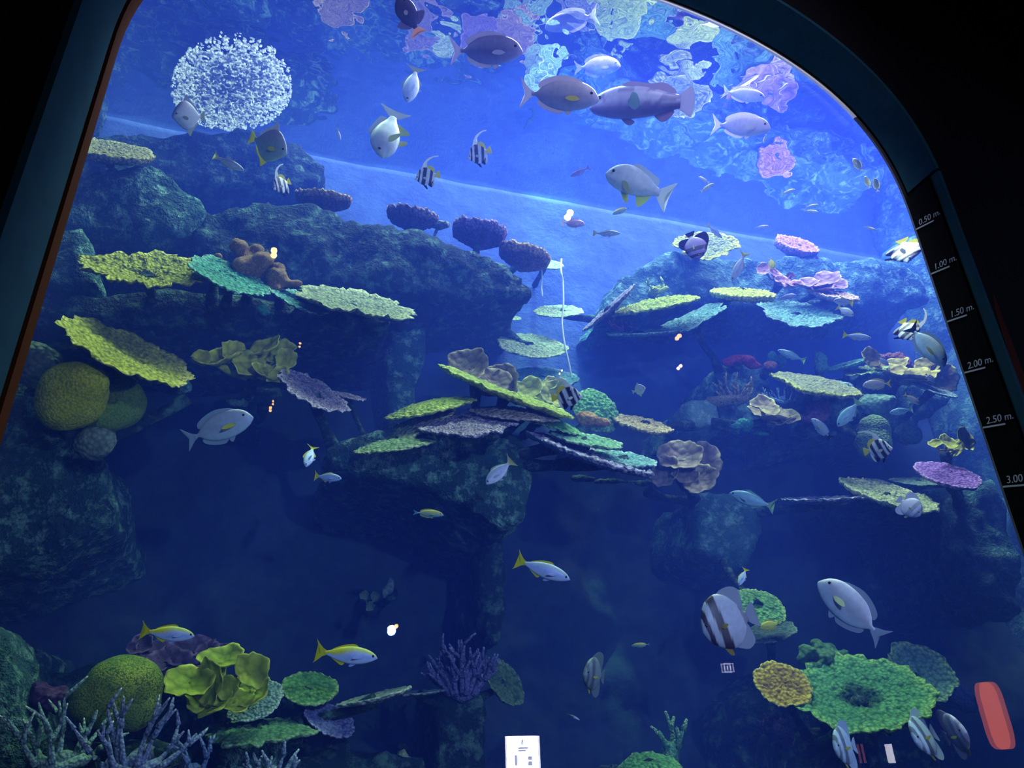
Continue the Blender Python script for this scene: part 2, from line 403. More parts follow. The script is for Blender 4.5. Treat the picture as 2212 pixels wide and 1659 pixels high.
rock('rock_mound', 'shaded rock foot under the great green table coral', M_ROCKD,
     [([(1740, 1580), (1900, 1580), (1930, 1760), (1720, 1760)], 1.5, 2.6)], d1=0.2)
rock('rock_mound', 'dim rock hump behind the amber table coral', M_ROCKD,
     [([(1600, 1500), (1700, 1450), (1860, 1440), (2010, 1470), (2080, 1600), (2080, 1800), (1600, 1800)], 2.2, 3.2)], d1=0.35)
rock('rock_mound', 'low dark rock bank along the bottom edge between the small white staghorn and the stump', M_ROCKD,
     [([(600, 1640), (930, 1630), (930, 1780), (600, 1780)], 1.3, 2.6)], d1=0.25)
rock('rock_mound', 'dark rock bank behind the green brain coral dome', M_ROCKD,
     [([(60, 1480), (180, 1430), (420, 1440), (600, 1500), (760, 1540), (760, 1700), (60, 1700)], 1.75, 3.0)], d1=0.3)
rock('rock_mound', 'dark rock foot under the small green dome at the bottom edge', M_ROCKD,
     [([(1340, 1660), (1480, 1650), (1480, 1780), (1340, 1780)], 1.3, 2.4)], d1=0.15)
bpy.context.view_layer.update()
DG = bpy.context.evaluated_depsgraph_get()
bv = []; bf = []
for o in ROCKS + [wall_back, wall_left, wall_right]:
    e = o.evaluated_get(DG); me = e.to_mesh(); off = len(bv)
    mw = o.matrix_world
    bv += [mw @ q.co for q in me.vertices]; bf += [[off + i for i in q.vertices] for q in me.polygons]
    e.to_mesh_clear()
BVH = BVHTree.FromPolygons(bv, bf)
del bv, bf

# ------------------------------------------------------------------ corals
def tube(v, f, rim, pts, rad, k=7, tip=0.0):
    """append a tapering tube along pts with radii rad; rim grows towards the last point"""
    base = len(v); npt = len(pts)
    for i, p in enumerate(pts):
        d = (pts[min(i + 1, npt - 1)] - pts[max(i - 1, 0)]).normalized()
        a = d.orthogonal().normalized(); b = d.cross(a)
        for j in range(k):
            t = 2 * PI * j / k
            v.append(p + (a * math.cos(t) + b * math.sin(t)) * rad[i]); rim.append(tip * (i / (npt - 1)) ** 2)
    for i in range(npt - 1):
        for j in range(k):
            q = base + i * k + j; r = base + i * k + (j + 1) % k
            f.append((q, r, r + k, q + k))
    v.append(pts[0]); rim.append(0); v.append(pts[-1] + (pts[-1] - pts[-2]).normalized() * rad[-1] * 0.6); rim.append(tip)
    for j in range(k):
        f.append((len(v) - 2, base + (j + 1) % k, base + j)); e = base + (npt - 1) * k
        f.append((len(v) - 1, e + j, e + (j + 1) % k))
def stalk(root, m, M, p0, size, name='stalk'):
    """foot from the coral's underside p0 (world) to the nearest rock"""
    best = None
    for dr in ((0, .5, -1), (0, 1, -.5), (0, 1, 0), (.5, 1, -.3), (-.5, 1, -.3), (0, .15, -1)):
        h_ = BVH.ray_cast(p0, Vector(dr).normalized())
        if h_[0] is not None and (best is None or h_[3] < best[3]): best = h_
    hit = BVH.find_nearest(p0)
    if best is not None and (hit[0] is None or (hit[3] > 0.05 and hit[0].z > p0.z + 0.75 * hit[3])): hit = best
    if hit[0] is None: return
    q = hit[0]; d = q - p0
    L = d.length
    if L < 0.02: d = hit[1] * -0.06; q = p0 + d; L = d.length
    q = q + d.normalized() * 0.06
    v = []; f = []; rim = []
    pts = []; inv = M.inverted()
    for i in range(7):
        t = i / 6
        w = p0.lerp(q, t); w += Vector((nz(t * 2, size * 9, 1), nz(t * 2, size * 9, 5), -0.5 * math.sin(t * PI))) * L * 0.07
        pts.append(inv @ w)
    r0 = max(0.012, min(0.18 * size, 0.05))
    tube(v, f, rim, pts, [r0 * (1.25 - 0.9 * math.sin(PI * min(1, i / 6 * 1.05)) * 0.55) for i in range(7)], 9)
    o = link(name, mesh(name, v, f, True, rim), M_ROCKD, root)
def basis(px, py, phi, t, p):
    r, u, w = axes(px, py)
    e1 = r * math.cos(phi) + u * math.sin(phi); e2 = -r * math.sin(phi) + u * math.cos(phi)
    n_ = (-w) * t + e2 * math.sqrt(max(0, 1 - t * t)); m_ = n_.cross(e1)
    M = Matrix((( e1.x, m_.x, n_.x, p.x), (e1.y, m_.y, n_.y, p.y), (e1.z, m_.z, n_.z, p.z), (0, 0, 0, 1)))
    return M
def disc_mesh(name, a, seed, ruffle=0.12, thick=0.03, dish=0.06, knob=0.02, kf=9.0, lob=5, stretch=1.0, wave=0.0, nt_=84, nr=16, rimw=0.18, fingers=0.0, hole=0.0, core=0.0):
    """an irregular growing disc of radius a in its own xy plane, upper side +z"""
    rnd = random.Random(seed); ph = [rnd.uniform(0, 2 * PI) for _ in range(8)]; sx = rnd.uniform(0, 50)
    v = []; f = []; rim = []
    def R(t):
        s = 0.0
        for i, kf_ in enumerate((2, 3, lob, lob * 2 + 1, lob * 4 + 1)): s += math.sin(kf_ * t + ph[i] + 0.8 * math.sin(2 * t + ph[7])) * (0.5, 0.45, 0.5, 0.35, 0.2)[i]
        return 1 + ruffle * s
    def top(x, y, rr, t):
        z = dish * rr * rr + wave * rr * rr * math.sin(lob * t + ph[6]) - hole * math.exp(-(rr / 0.22) ** 2)
        z += knob * (noise.noise((x * kf + sx, y * kf, 0.5)) + 0.6 * noise.noise((x * kf * 2.3 + sx, y * kf * 2.3, 5.5)))
        if fingers and rr > 0.3: z += fingers * max(0, noise.noise((x * 11 + sx, y * 11, 2.5)) + 0.25) * rr
        return z
    for side in (0, 1):
        for i in range(nr + 1):
            rr = i / nr
            for j in range(nt_):
                t = 2 * PI * j / nt_; q = R(t); x = rr * q * math.cos(t); y = rr * q * math.sin(t) * stretch
                z = top(x, y, rr, t)
                if side: z -= (thick * (1.0 + 1.3 * (1 - rr)) * (1 if rr < 0.985 else 0.35))
                v.append(Vector((x * a, y * a, z * a))); rim.append((-min(1.0, (core * R(t * 2) - rr) / (0.4 * core)) if core and rr < core * R(t * 2) else max(0.0, (rr - 1 + rimw) / rimw) ** 1.2) if side == 0 else max(0, (rr - 0.9) * 8))
    st = (nr + 1) * nt_
    for side in (0, 1):
        o = side * st
        for i in range(nr):
            for j in range(nt_):
                k = (j + 1) % nt_; q = (o + i * nt_ + j, o + (i + 1) * nt_ + j, o + (i + 1) * nt_ + k, o + i * nt_ + k)
                f.append(q if side == 0 else q[::-1])
    for j in range(nt_):
        k = (j + 1) % nt_; e = nr * nt_
        f.append((e + j, st + e + j, st + e + k, e + k))
    return mesh(name, v, f, True, rim)
SEED = [7]
def sd():
    SEED[0] += 13; return SEED[0]
def deep(px, py, d):
    """distance behind the glass: as given, or just in front of the rock seen at that pixel"""
    if d is not None and d >= 0: return d
    h = BVH.ray_cast(CAM_C + ray(px, py) * 0.1, ray(px, py).normalized())
    y = h[0].y if h[0] else 3.0
    return max(0.3, y - (0.25 if d is None else -d))
def plate(name, label, px, py, a, b, ang, d, cols, cat='coral', group=None, stalked=True, scale=34.0, patch=None, cell=0.5, **k):
    """table coral: half-axes a, b in pixels, b/a is how far its upper face turns to the viewer"""
    d = deep(px, py, d); p = at(px, py, d); s = a * mpp(p); t = max(-0.98, min(0.98, b / a))
    M = basis(px, py, R_(ang), t, p)
    m = coralmat(*cols, scale, 0.6, cell, patch)
    o = link(name, disc_mesh(name, s, sd(), **k), m); o.matrix_world = M; tag(o, label, cat, group)
    if stalked: stalk(o, m, M, M @ Vector((0, 0, -s * 0.07)), s)
    return o
def leafy(name, label, px, py, d, cols, lobes, cat='coral', scale=16.0, part='leaf'):
    """cabbage or leaf coral: lobes = (dx, dy, a, b, angle) in pixels, each a cupped leaf of its own"""
    d = deep(px, py, d); p = at(px, py, d); root = bpy.data.objects.new(name, None); COL.objects.link(root)
    root.location = p; root.empty_display_size = 0.1; tag(root, label, cat); m = coralmat(*cols, scale)
    RM = Matrix.Translation(p); inv = RM.inverted(); rnd = random.Random(sd())
    for i, (dx, dy, a, b, ang) in enumerate(lobes):
        q = at(px + dx, py + dy, d + rnd.uniform(-0.12, 0.12)); s = a * mpp(q)
        M = basis(px + dx, py + dy, R_(ang), max(-.95, min(.95, b / a)), q)
        o = link(part, disc_mesh(part, s, sd(), ruffle=0.14, thick=0.06, dish=0.28, knob=0.035, kf=6, lob=3, wave=0.10, nt_=54, nr=10, rimw=0.22), m, root)
        o.matrix_local = inv @ M
        # neck of the leaf runs to the colony's centre
        v = []; f = []; rim = []
        c0 = inv @ (M @ Vector((0, 0, -0.05 * s))); c1 = Vector((0, 0.05, -0.03)) + Vector((0, 0.12, -0.05)) * (s / 0.3)
        tube(v, f, rim, [c0, c0.lerp(c1, 0.5) + Vector((0, 0.03, -0.02)), c1], [s * 0.22, s * 0.15, s * 0.16], 8)
        nk = link('neck', mesh('neck', v, f, True, rim), m, o); nk.matrix_parent_inverse = (inv @ M).inverted()
    stalk(root, m, RM, p + Vector((0, 0.1, -0.06)), 0.3)
    return root
def blobs(name, label, m, items, d, cat='coral', voxel=0.03, d1=0.05, sz=0.13, d2=0.0, foot=True, rimv=None):
    """massive coral from merged lumps: (px, py, rx, ry, depth radius, distance offset), radii in pixels"""
    bm = bmesh.new(); px, py = items[0][:2]; d = deep(px, py, d)
    p = at(px, py, d); inv = Matrix.Translation(-p)
    for (x, y, rx, ry, rz, dd) in items:
        q = at(x, y, d + dd); k = mpp(q); r, u, w = axes(x, y)
        M = Matrix(((r.x * rx * k, u.x * ry * k, w.x * rz * k, q.x), (r.y * rx * k, u.y * ry * k, w.y * rz * k, q.y), (r.z * rx * k, u.z * ry * k, w.z * rz * k, q.z), (0, 0, 0, 1)))
        bmesh.ops.create_icosphere(bm, subdivisions=3, radius=1, matrix=inv @ M)
    o = link(name, from_bm(bm, name), m); o.location = p
    r = o.modifiers.new('remesh', 'REMESH'); r.mode = 'VOXEL'; r.voxel_size = voxel; r.use_smooth_shade = True
    s_ = o.modifiers.new('smooth', 'SMOOTH'); s_.iterations = 2
    t = o.modifiers.new('lumps', 'DISPLACE'); t.texture = clouds('clouds%d' % int(sz * 100), sz); t.texture_coords = 'GLOBAL'; t.strength = d1
    if d2:
        t = o.modifiers.new('grain', 'DISPLACE'); t.texture = clouds('clouds5', 0.05); t.texture_coords = 'GLOBAL'; t.strength = d2
    tag(o, label, cat)
    if foot: stalk(o, m, Matrix.Translation(p), p + Vector((0, 0.05, -0.05)), 0.3)
    return o
def knobs(px, py, rx, ry, n_, r0, r1, seed):
    rn = random.Random(seed); o = [(px, py, rx * .8, ry * .8, rx * .7, 0)]
    for _ in range(n_):
        a = rn.uniform(0, 2 * PI); q = rn.random() ** .5; r = rn.uniform(r0, r1)
        o.append((px + rx * q * math.cos(a), py + ry * q * math.sin(a), r * rn.uniform(.8, 1.4), r, r, -0.0028 * rx * math.sqrt(1 - q * q) * rn.uniform(.6, 1.1)))
    return o
def branchy(name, label, px, py, w, h, d, cols, n=9, lv=3, rad=0.028, cat='coral', seed=1, lean=0.0, fan=1.0, jit=0.16, kids=(2, 3), tp=.13):
    """staghorn coral: n main branches (parts) fanning up from (px, py), about w x h pixels"""
    d = deep(px, py, d); p = at(px, py, d); k = mpp(p); r, u, ww = axes(px, py); up = Vector((0, 0, 1))
    root = bpy.data.objects.new(name, None); COL.objects.link(root); root.location = p; tag(root, label, cat)
    m = coralmat(*cols, 60.0); rnd = random.Random(seed)
    for i in range(n):
        v = []; f = []; rim = []
        t = (i + 0.5) / n * 2 - 1 + rnd.uniform(-.1, .1)
        def grow(p0, dr, L, rd, lev):
            pts = [p0]; q = p0.copy(); dd = dr.copy()
            for _ in range(4):
                dd = (dd + Vector((rnd.uniform(-1, 1), rnd.uniform(-1, 1), rnd.uniform(-.6, 1))) * jit).normalized(); q = q + dd * L / 4; pts.append(q)
            tube(v, f, rim, pts, [rd * (1 - tp * j) for j in range(5)], 7, 1.0 if lev == 0 else 0.35)
            if lev > 0:
                for _ in range(kids[0] if lev < 2 else kids[1]):
                    j = rnd.choice((2, 3, 4)); nd = (dd + Vector((rnd.uniform(-1, 1), rnd.uniform(-.8, .6), rnd.uniform(-.3, .9))) * 0.85).normalized()
                    grow(pts[j], nd, L * rnd.uniform(.55, .8), rd * 0.8, lev - 1)
        x0 = r * (t * w * 0.28 * k) + ww * rnd.uniform(-.06, .06)
        dr = (r * (t * fan + lean) + up * 1.0 + ww * rnd.uniform(-.45, .3)).normalized()
        grow(x0 - up * 0.03, dr, h * k * (0.75 if lv > 1 else 0.8) * (1 - 0.3 * abs(t)) * rnd.uniform(.75, 1.1), rad, lv - 1)
        link('branch', mesh('branch', v, f, True, rim), m, root)
    v = []; f = []; rim = []
    hit = BVH.find_nearest(p)[0] or p; dn = (hit - p)
    pts = [-Vector((0, 0, 0.0)), dn * 0.5, dn + (dn.normalized() if dn.length > 1e-4 else Vector((0, 0, -1))) * 0.08]
    v2 = [r * (-w * 0.28 * k), Vector((0, 0, -0.05)), r * (w * 0.28 * k)]
    tube(v, f, rim, v2, [rad * 1.6] * 3, 8); tube(v, f, rim, pts, [rad * 2, rad * 2.6, rad * 3], 8)
    link('holdfast', mesh('holdfast', v, f, True, rim), m, root)
    return root

YEL = ((0.34, 0.36, 0.03), (0.55, 0.55, 0.06), (0.78, 0.74, 0.16))
YGR = ((0.28, 0.40, 0.06), (0.48, 0.56, 0.08), (0.72, 0.80, 0.20))
TEAL = ((0.05, 0.26, 0.20), (0.10, 0.42, 0.30), (0.30, 0.66, 0.50))
GRN = ((0.08, 0.30, 0.10), (0.16, 0.46, 0.16), (0.36, 0.66, 0.26))
SAGE = ((0.24, 0.30, 0.18), (0.38, 0.44, 0.26), (0.60, 0.64, 0.38))
PURP = ((0.22, 0.17, 0.30), (0.42, 0.36, 0.50), (0.66, 0.58, 0.72))
LILA = ((0.26, 0.22, 0.42), (0.42, 0.40, 0.62), (0.66, 0.66, 0.85))
VIOL = ((0.24, 0.10, 0.50), (0.38, 0.18, 0.68), (0.55, 0.34, 0.80))
BROWN = ((0.16, 0.09, 0.05), (0.26, 0.16, 0.09), (0.55, 0.38, 0.18))
TAN = ((0.32, 0.24, 0.14), (0.50, 0.40, 0.24), (0.70, 0.58, 0.36))
PINK = ((0.40, 0.16, 0.22), (0.58, 0.28, 0.32), (0.80, 0.48, 0.46))
AMB = ((0.42, 0.26, 0.03), (0.62, 0.42, 0.05), (0.75, 0.66, 0.14))
PALE = ((0.34, 0.42, 0.34), (0.52, 0.58, 0.42), (0.72, 0.76, 0.52))
MUTE = ((0.10, 0.18, 0.16), (0.16, 0.26, 0.22), (0.30, 0.42, 0.34))
BLUE = ((0.12, 0.24, 0.50), (0.20, 0.36, 0.64), (0.45, 0.62, 0.85))
PLUM = ((0.10, 0.05, 0.16), (0.20, 0.10, 0.28), (0.40, 0.24, 0.48))
rough = dict(ruffle=0.10, knob=0.05, kf=13, dish=0.05, thick=0.05, lob=7)

# top left ledges
plate('table_coral', 'flat yellowish brown table coral touching the blue post just below the surface', 235, 325, 92, 16, -8, 1.9, ((0.24, .22, .07), (.38, .34, .12), (.52, .48, .18)), thick=0.14, ruffle=0.06, knob=0.04, kf=14)
plate('table_coral', 'brown table coral with a frilled orange rim, first from the blue post on the crest', 700, 432, 62, -14, -8, 2.2, BROWN, thick=0.2, ruffle=0.05, fingers=0.12, dish=0.1)
plate('table_coral', 'dusky purple table coral with a spiky top, second on the crest', 890, 470, 56, -16, -8, 2.25, ((.12, .08, .12), (.2, .13, .17), (.34, .24, .26)), thick=0.24, ruffle=0.06, fingers=0.2, dish=0.1)
plate('table_coral', 'small stubby olive coral between the two purple table corals of the crest', 950, 484, 20, -6, 0, 2.35, SAGE, thick=0.3, fingers=0.15)
plate('table_coral', 'plum coloured thick table coral, third on the crest above the overhang', 1036, 502, 60, -22, -8, 2.25, ((.10, .06, .15), (.17, .1, .22), (.34, .22, .36)), thick=0.3, ruffle=0.05, fingers=0.16, dish=0.1)
plate('table_coral', 'brown domed table coral at the far end of the crest beside the bright water gap', 1134, 550, 56, -20, -14, 2.25, BROWN, thick=0.32, ruffle=0.05, fingers=0.1, dish=0.08)
plate('table_coral', 'bright yellow ragged table coral, closest to the blue post on the shelf', 318, 590, 118, 38, -2, 1.35, YEL, ruffle=0.16, knob=0.06, kf=12, lob=9, dish=0.12, hole=0.08, core=.2)
plate('table_coral', 'sea green slanting table coral overlapping the ragged yellow one', 496, 598, 88, 26, -25, 1.3, TEAL, **rough)
plate('table_coral', 'small aqua table coral tucked under the brown lumpy leather coral', 650, 652, 62, 16, -24, 1.5, ((.08, .30, .28), (.16, .46, .42), (.42, .72, .66)), **rough)
plate('table_coral', 'long greyish green table coral reaching furthest along the dark overhang', 765, 660, 122, 24, -13, 1.5, SAGE, ruffle=0.14, knob=0.05, kf=12, lob=9, dish=0.1)
m_lea = rockmat('leather coral', (0.26, 0.14, 0.06), (0.46, 0.28, 0.13), (0.62, 0.46, 0.24), 9, 0.7)
blobs('leather_coral', 'brown lumpy leather coral standing behind the sea green table coral', m_lea,
      [(540, 580, 34, 26, 26, 0), (514, 533, 20, 16, 17, -.05), (530, 552, 20, 16, 18, 0), (568, 560, 24, 18, 22, -.06), (556, 540, 16, 13, 15, 0), (520, 575, 20, 18, 18, -.05)], 1.5, voxel=0.018, d1=0.05, d2=.02)
blobs('leather_coral', 'smaller brown leather coral with a pointed flap, at the glow of a lamp', m_lea,
      [(598, 600, 26, 22, 20, 0), (600, 582, 17, 16, 16, 0), (625, 612, 30, 9, 14, 0), (590, 622, 22, 12, 16, 0)], 1.5, voxel=0.016, d1=0.03, d2=.02)
blobs('sponge', 'little round brown sponge peeping over the sea green table coral', m_lea, [(471, 554, 10, 9, 9, 0)], 1.55, voxel=0.015, d1=0.02)
# middle left
plate('table_coral', 'bright yellow green table coral leaning steeply above the brain coral', 276, 768, 146, 40, -27, 1.1, YEL, ruffle=0.08, knob=0.05, kf=13, lob=8, dish=0.08)
m_br = coralmat((0.5, 0.52, 0.02), (0.8, 0.78, 0.03), (0.45, 0.46, 0.1), 60.0, 0.35, .7, 4)
m_br2 = coralmat((0.2, 0.34, 0.03), (0.32, 0.44, 0.04), (0.3, 0.34, 0.1), 60.0, 0.3, .7, 4)
blobs('brain_coral', 'big yellow green brain coral globe with a dimple, near the blue post', m_br, [(158, 850, 72, 72, 60, 0), (185, 830, 46, 44, 40, -.1), (130, 870, 52, 56, 50, 0)], 1.0, voxel=0.03, d1=0.08, sz=0.55)
blobs('brain_coral', 'dull green brain coral globe half hidden behind the yellow green one', m_br2, [(240, 868, 74, 66, 60, 0), (215, 900, 60, 40, 50, 0)], 1.45, voxel=0.03, d1=0.06, sz=0.55)
blobs('brain_coral', 'small grey green stony globe just below the two big brain corals', coralmat((.16, .22, .17), (.28, .36, .27), (.5, .5, .4), 30.0, .5), [(205, 956, 42, 38, 36, 0)], 1.15, voxel=0.025, d1=0.05)
blobs('brain_coral', 'mossy green boulder coral against the blue post above the brain coral', coralmat((.13, .2, .15), (.24, .32, .22), (.4, .46, .34), 26.0, .6), [(85, 790, 48, 52, 40, 0)], 1.3, voxel=0.03, d1=0.1)
leafy('cabbage_coral', 'yellow cabbage coral with spread lobes under the shelf of table corals', 535, 785, 1.5, ((.50, .50, .03), (.74, .74, .04), (.9, .9, .16)),
      [(-65, -5, 52, 12, 8), (-98, -10, 20, 17, 20), (-35, -22, 30, 22, -60), (0, 5, 36, 26, -20), (72, -20, 36, 20, 20), (85, -8, 26, 22, 40), (40, -32, 36, 13, 30), (35, 22, 34, 12, -38), (68, 28, 24, 17, 25)])
plate('table_coral', 'lilac speckled table coral sloping down beyond the yellow cabbage coral', 676, 848, 80, 26, -28, 1.35, PURP, scale=52, **rough)
plate('table_coral', 'narrow lilac plate edge sticking out behind the lilac speckled table coral', 752, 856, 36, 5, -13, 1.6, PURP, **rough)
blobs('stony_coral', 'dim green encrusting coral clump under the yellow cabbage coral', coralmat(*MUTE), [(565, 850, 42, 18, 24, 0), (510, 872, 26, 10, 16, .1)], 1.9, voxel=.03, d1=.12)
blobs('stony_coral', 'pale aqua coral tuft hanging below the tip of the leaning yellow table coral', coralmat((.1, .3, .3), (.2, .44, .42), (.5, .7, .66)), [(398, 838, 14, 12, 12, 0), (388, 848, 9, 8, 8, 0)], 1.5, voxel=.018, d1=.1)
blobs('stony_coral', 'tiny pale coral knob in the shade beneath the ragged yellow table coral', coralmat(*PALE), [(335, 652, 13, 7, 9, 0)], 1.9, voxel=.015, d1=.05)
blobs('stony_coral', 'aqua coral bits dangling under the leather coral shelf', coralmat(*TEAL), [(566, 665, 12, 14, 10, 0), (580, 678, 16, 8, 8, 0)], 1.6, voxel=.018, d1=.1)
# centre
thin = dict(ruffle=0.05, knob=0.035, kf=12, thick=0.05, dish=-0.16, lob=6)
plate('table_coral', 'thin yellow green plate arching over the purple table coral', 928, 866, 100, 8, 12, 1.35, YGR, **thin)
plate('table_coral', 'long thin green plate slanting from the brown cabbage corals down towards the striped fish', 1096, 846, 150, 9, -21, 1.45, YGR, ruffle=.05, knob=.03, kf=12, thick=.05, dish=0.02)
plate('table_coral', 'broad purple speckled table coral crowning the arched boulder', 1000, 904, 112, 20, 0, 1.15, PURP, scale=52, ruffle=.12, knob=.05, kf=12, thick=.06, dish=-.1, lob=7)
plate('table_coral', 'thin sandy mauve plate lying just above the broad purple table coral', 1110, 880, 100, 7, -6, 1.3, ((.34, .28, .22), (.5, .4, .34), (.66, .56, .5)), **thin)
plate('table_coral', 'dim sage plate stretched along the rim of the arched boulder', 860, 920, 120, 14, 26, 1.5, SAGE, **thin)
plate('table_coral', 'mossy green plate lying in front of the arched boulder shoulder', 850, 948, 92, 9, 8, 1.2, ((.14, .26, .12), (.28, .4, .2), (.4, .5, .28)), **thin)
plate('table_coral', 'dark green plate below the long slanting one, near the water gap', 1175, 895, 90, 7, -18, 1.5, GRN, **thin)
plate('table_coral', 'thin pale violet plate fanning out lowest from the arched boulder', 1270, 980, 135, 10, -19, 1.2, LILA, ruffle=.08, knob=.05, kf=12, thick=.06, dish=.03, lob=8)
plate('table_coral', 'pointed mint green plate above the pale violet one', 1268, 950, 78, 12, -10, 1.25, ((.16, .4, .24), (.28, .56, .36), (.5, .74, .5)), ruffle=.08, knob=.05, kf=12, thick=.06, dish=.03)
plate('table_coral', 'aqua plate with a striped rim next to the folded brown cabbage coral', 1350, 990, 68, 13, -10, 1.3, ((.14, .36, .4), (.26, .52, .54), (.5, .74, .74)), ruffle=.08, knob=.05, kf=12, thick=.06, dish=.03)
leafy('cabbage_coral', 'dark brown cabbage coral standing highest before the blue water gap', 1030, 812, 1.75, ((.16, .12, .09), (.26, .2, .14), (.44, .36, .24)), [(-15, -20, 44, 34, 10), (28, 14, 42, 26, -20), (55, 18, 42, 34, 30), (30, -5, 24, 8, 20)])
leafy('cabbage_coral', 'yellow green cabbage coral behind the striped fish at the water gap', 1165, 848, 1.8, ((.30, .32, .08), (.42, .45, .12), (.58, .6, .24)), [(-28, -2, 34, 24, 0), (0, 14, 26, 16, 40), (35, 6, 36, 28, -20), (25, -18, 20, 12, 10)])
plate('table_coral', 'green ribbed coral fan standing upright just behind the striped fish', 1292, 880, 56, 40, -38, 1.75, ((.10, .34, .12), (.2, .5, .18), (.4, .68, .3)), ruffle=.05, knob=.06, kf=9, thick=.12, dish=-.2)
blobs('stony_coral', 'rusty orange coral clump at the foot of the green ribbed coral fan', coralmat((.34, .18, .05), (.5, .3, .12), (.64, .5, .2)), [(1268, 904, 26, 13, 18, 0), (1298, 912, 22, 12, 16, 0)], 1.65, voxel=.022, d1=.1)
plate('table_coral', 'sandy ribbed plate running on from the rusty orange coral clump', 1388, 914, 64, 13, -14, 1.7, TAN, ruffle=.06, knob=.06, kf=11, thick=.12, dish=.0)
leafy('cabbage_coral', 'folded brown and violet cabbage coral hanging alone in mid water right of the aqua plate', 1480, 1012, 1.6, ((.24, .18, .20), (.36, .28, .26), (.56, .46, .34)),
      [(-10, -22, 46, 32, 10), (40, -14, 38, 34, -40), (30, 24, 40, 34, 20), (-40, 8, 36, 28, 60), (0, 12, 30, 24, 0)])
blobs('stony_coral', 'faint aqua coral crust below the folded brown cabbage coral', coralmat(*MUTE), [(1400, 1045, 40, 8, 16, 0), (1260, 1035, 28, 9, 14, 0), (1330, 1040, 50, 6, 12, .05)], 2.0, voxel=.025, d1=.1)
# bright water gap
pad = dict(ruffle=.06, knob=.03, kf=9, thick=.06, dish=.0)
PADC = ((.30, .42, .22), (.42, .54, .3), (.6, .7, .42))
plate('table_coral', 'highest pale green plate in the bright water gap, behind the brown domed coral', 1178, 568, 40, 10, -10, 2.75, PADC, **pad)
plate('table_coral', 'oval pale green plate in the bright gap with the hanging rope in front', 1206, 671, 52, 13, 0, 2.75, PADC, **pad)
plate('table_coral', 'widest pale green plate in the bright gap, third from its top', 1148, 745, 76, 24, -6, 2.6, PADC, **pad)
plate('table_coral', 'lowest aqua plate in the bright gap, just above the yellow green cabbage coral', 1175, 815, 74, 22, -2, 2.5, ((.14, .4, .4), (.24, .52, .5), (.4, .66, .6)), **pad)
plate('table_coral', 'little pale plate stub poking from behind the overhang into the bright gap', 1104, 686, 22, 5, -5, 2.8, PADC, **pad)
# right reef slope
plate('leaf_coral', 'flat yellow leaf coral behind the dark batfish on the reef slope', 1526, 532, 66, 29, -4, 2.15, ((.18, .24, .10), (.30, .34, .10), (.62, .66, .03)), ruffle=.13, lob=4, knob=.05, kf=6, dish=.08, rimw=.4)
plate('table_coral', 'reddish pink table coral high on the reef slope under the blue wall', 1722, 528, 46, 12, -18, 2.45, PINK, thick=.3, ruffle=.05, knob=.06, kf=12)
plate('table_coral', 'bright yellow thick plate with a beaded edge below the reef slope crest', 1605, 626, 68, 8, -4, 1.85, ((.40, .5, .06), (.58, .66, .1), (.8, .84, .2)), thick=.16, ruffle=.04, knob=.06, kf=14, dish=-.08)
plate('table_coral', 'long thin yellow green plate bowed like an eyebrow on the reef slope', 1415, 646, 92, 6, 11, 1.9, YGR, thick=.07, ruffle=.04, knob=.05, kf=13, dish=-.14)
plate('table_coral', 'thin grey mauve plate edge rising steeply beside the bright water gap', 1315, 668, 76, 4, 42, 2.0, ((.26, .24, .34), (.36, .34, .46), (.5, .48, .6)), thick=.05, ruffle=.04, knob=.03, dish=.05)
plate('table_coral', 'teal wing shaped plate under the long bowed yellow green one', 1500, 690, 78, 16, 22, 1.95, ((.10, .28, .28), (.18, .38, .36), (.3, .5, .46)), ruffle=.2, knob=.04, kf=8, lob=4, dish=.05)
plate('table_coral', 'pale teal thread thin plate at the lower tip of the wing shaped one', 1385, 720, 72, 4, 3, 2.0, ((.16, .34, .36), (.26, .46, .46), (.4, .6, .56)), thick=.05)
plate('table_coral', 'large rough teal plate under the bright yellow beaded plate', 1725, 680, 82, 24, -8, 2.0, ((.12, .3, .3), (.2, .42, .4), (.34, .56, .5)), ruffle=.14, knob=.06, kf=10, dish=.06)
plate('table_coral', 'pale pink plate with comb like edge below the purple leaf coral', 1805, 638, 50, 7, -11, 1.9, ((.5, .32, .3), (.62, .44, .38), (.8, .6, .5)), thick=.12, ruffle=.05, knob=.07, kf=14)
leafy('leaf_coral', 'crumpled mauve leaf coral where the reef slope nears the depth scale', 1770, 612, 2.0, ((.28, .14, .28), (.44, .28, .36), (.66, .48, .5)), [(-25, 4, 30, 7, 5), (14, -4, 32, 15, 15), (34, 6, 26, 12, -10), (0, 14, 30, 7, 0)])
leafy('leaf_coral', 'straggling rose coral bits strung along below the small bright yellow fish', 1690, 596, 2.1, ((.40, .18, .26), (.54, .3, .32), (.74, .5, .44)), [(-38, -14, 16, 12, 40), (-15, 0, 20, 8, -40), (0, 12, 16, 9, -20), (18, 0, 9, 14, 80), (26, 20, 20, 6, -10)])
branchy('staghorn_coral', 'thin pale green twig coral on the reef slope under the yellow leaf coral', 1425, 622, 60, 40, 2.25, YGR, n=2, lv=2, rad=.02, seed=4, lean=-.6)
branchy('gorgonian', 'dim magenta sea fan sprig beneath the bowed yellow green plate', 1345, 705, 70, 26, 2.2, ((.3, .08, .22), (.42, .14, .28), (.6, .3, .4)), n=5, lv=2, rad=.014, seed=9)
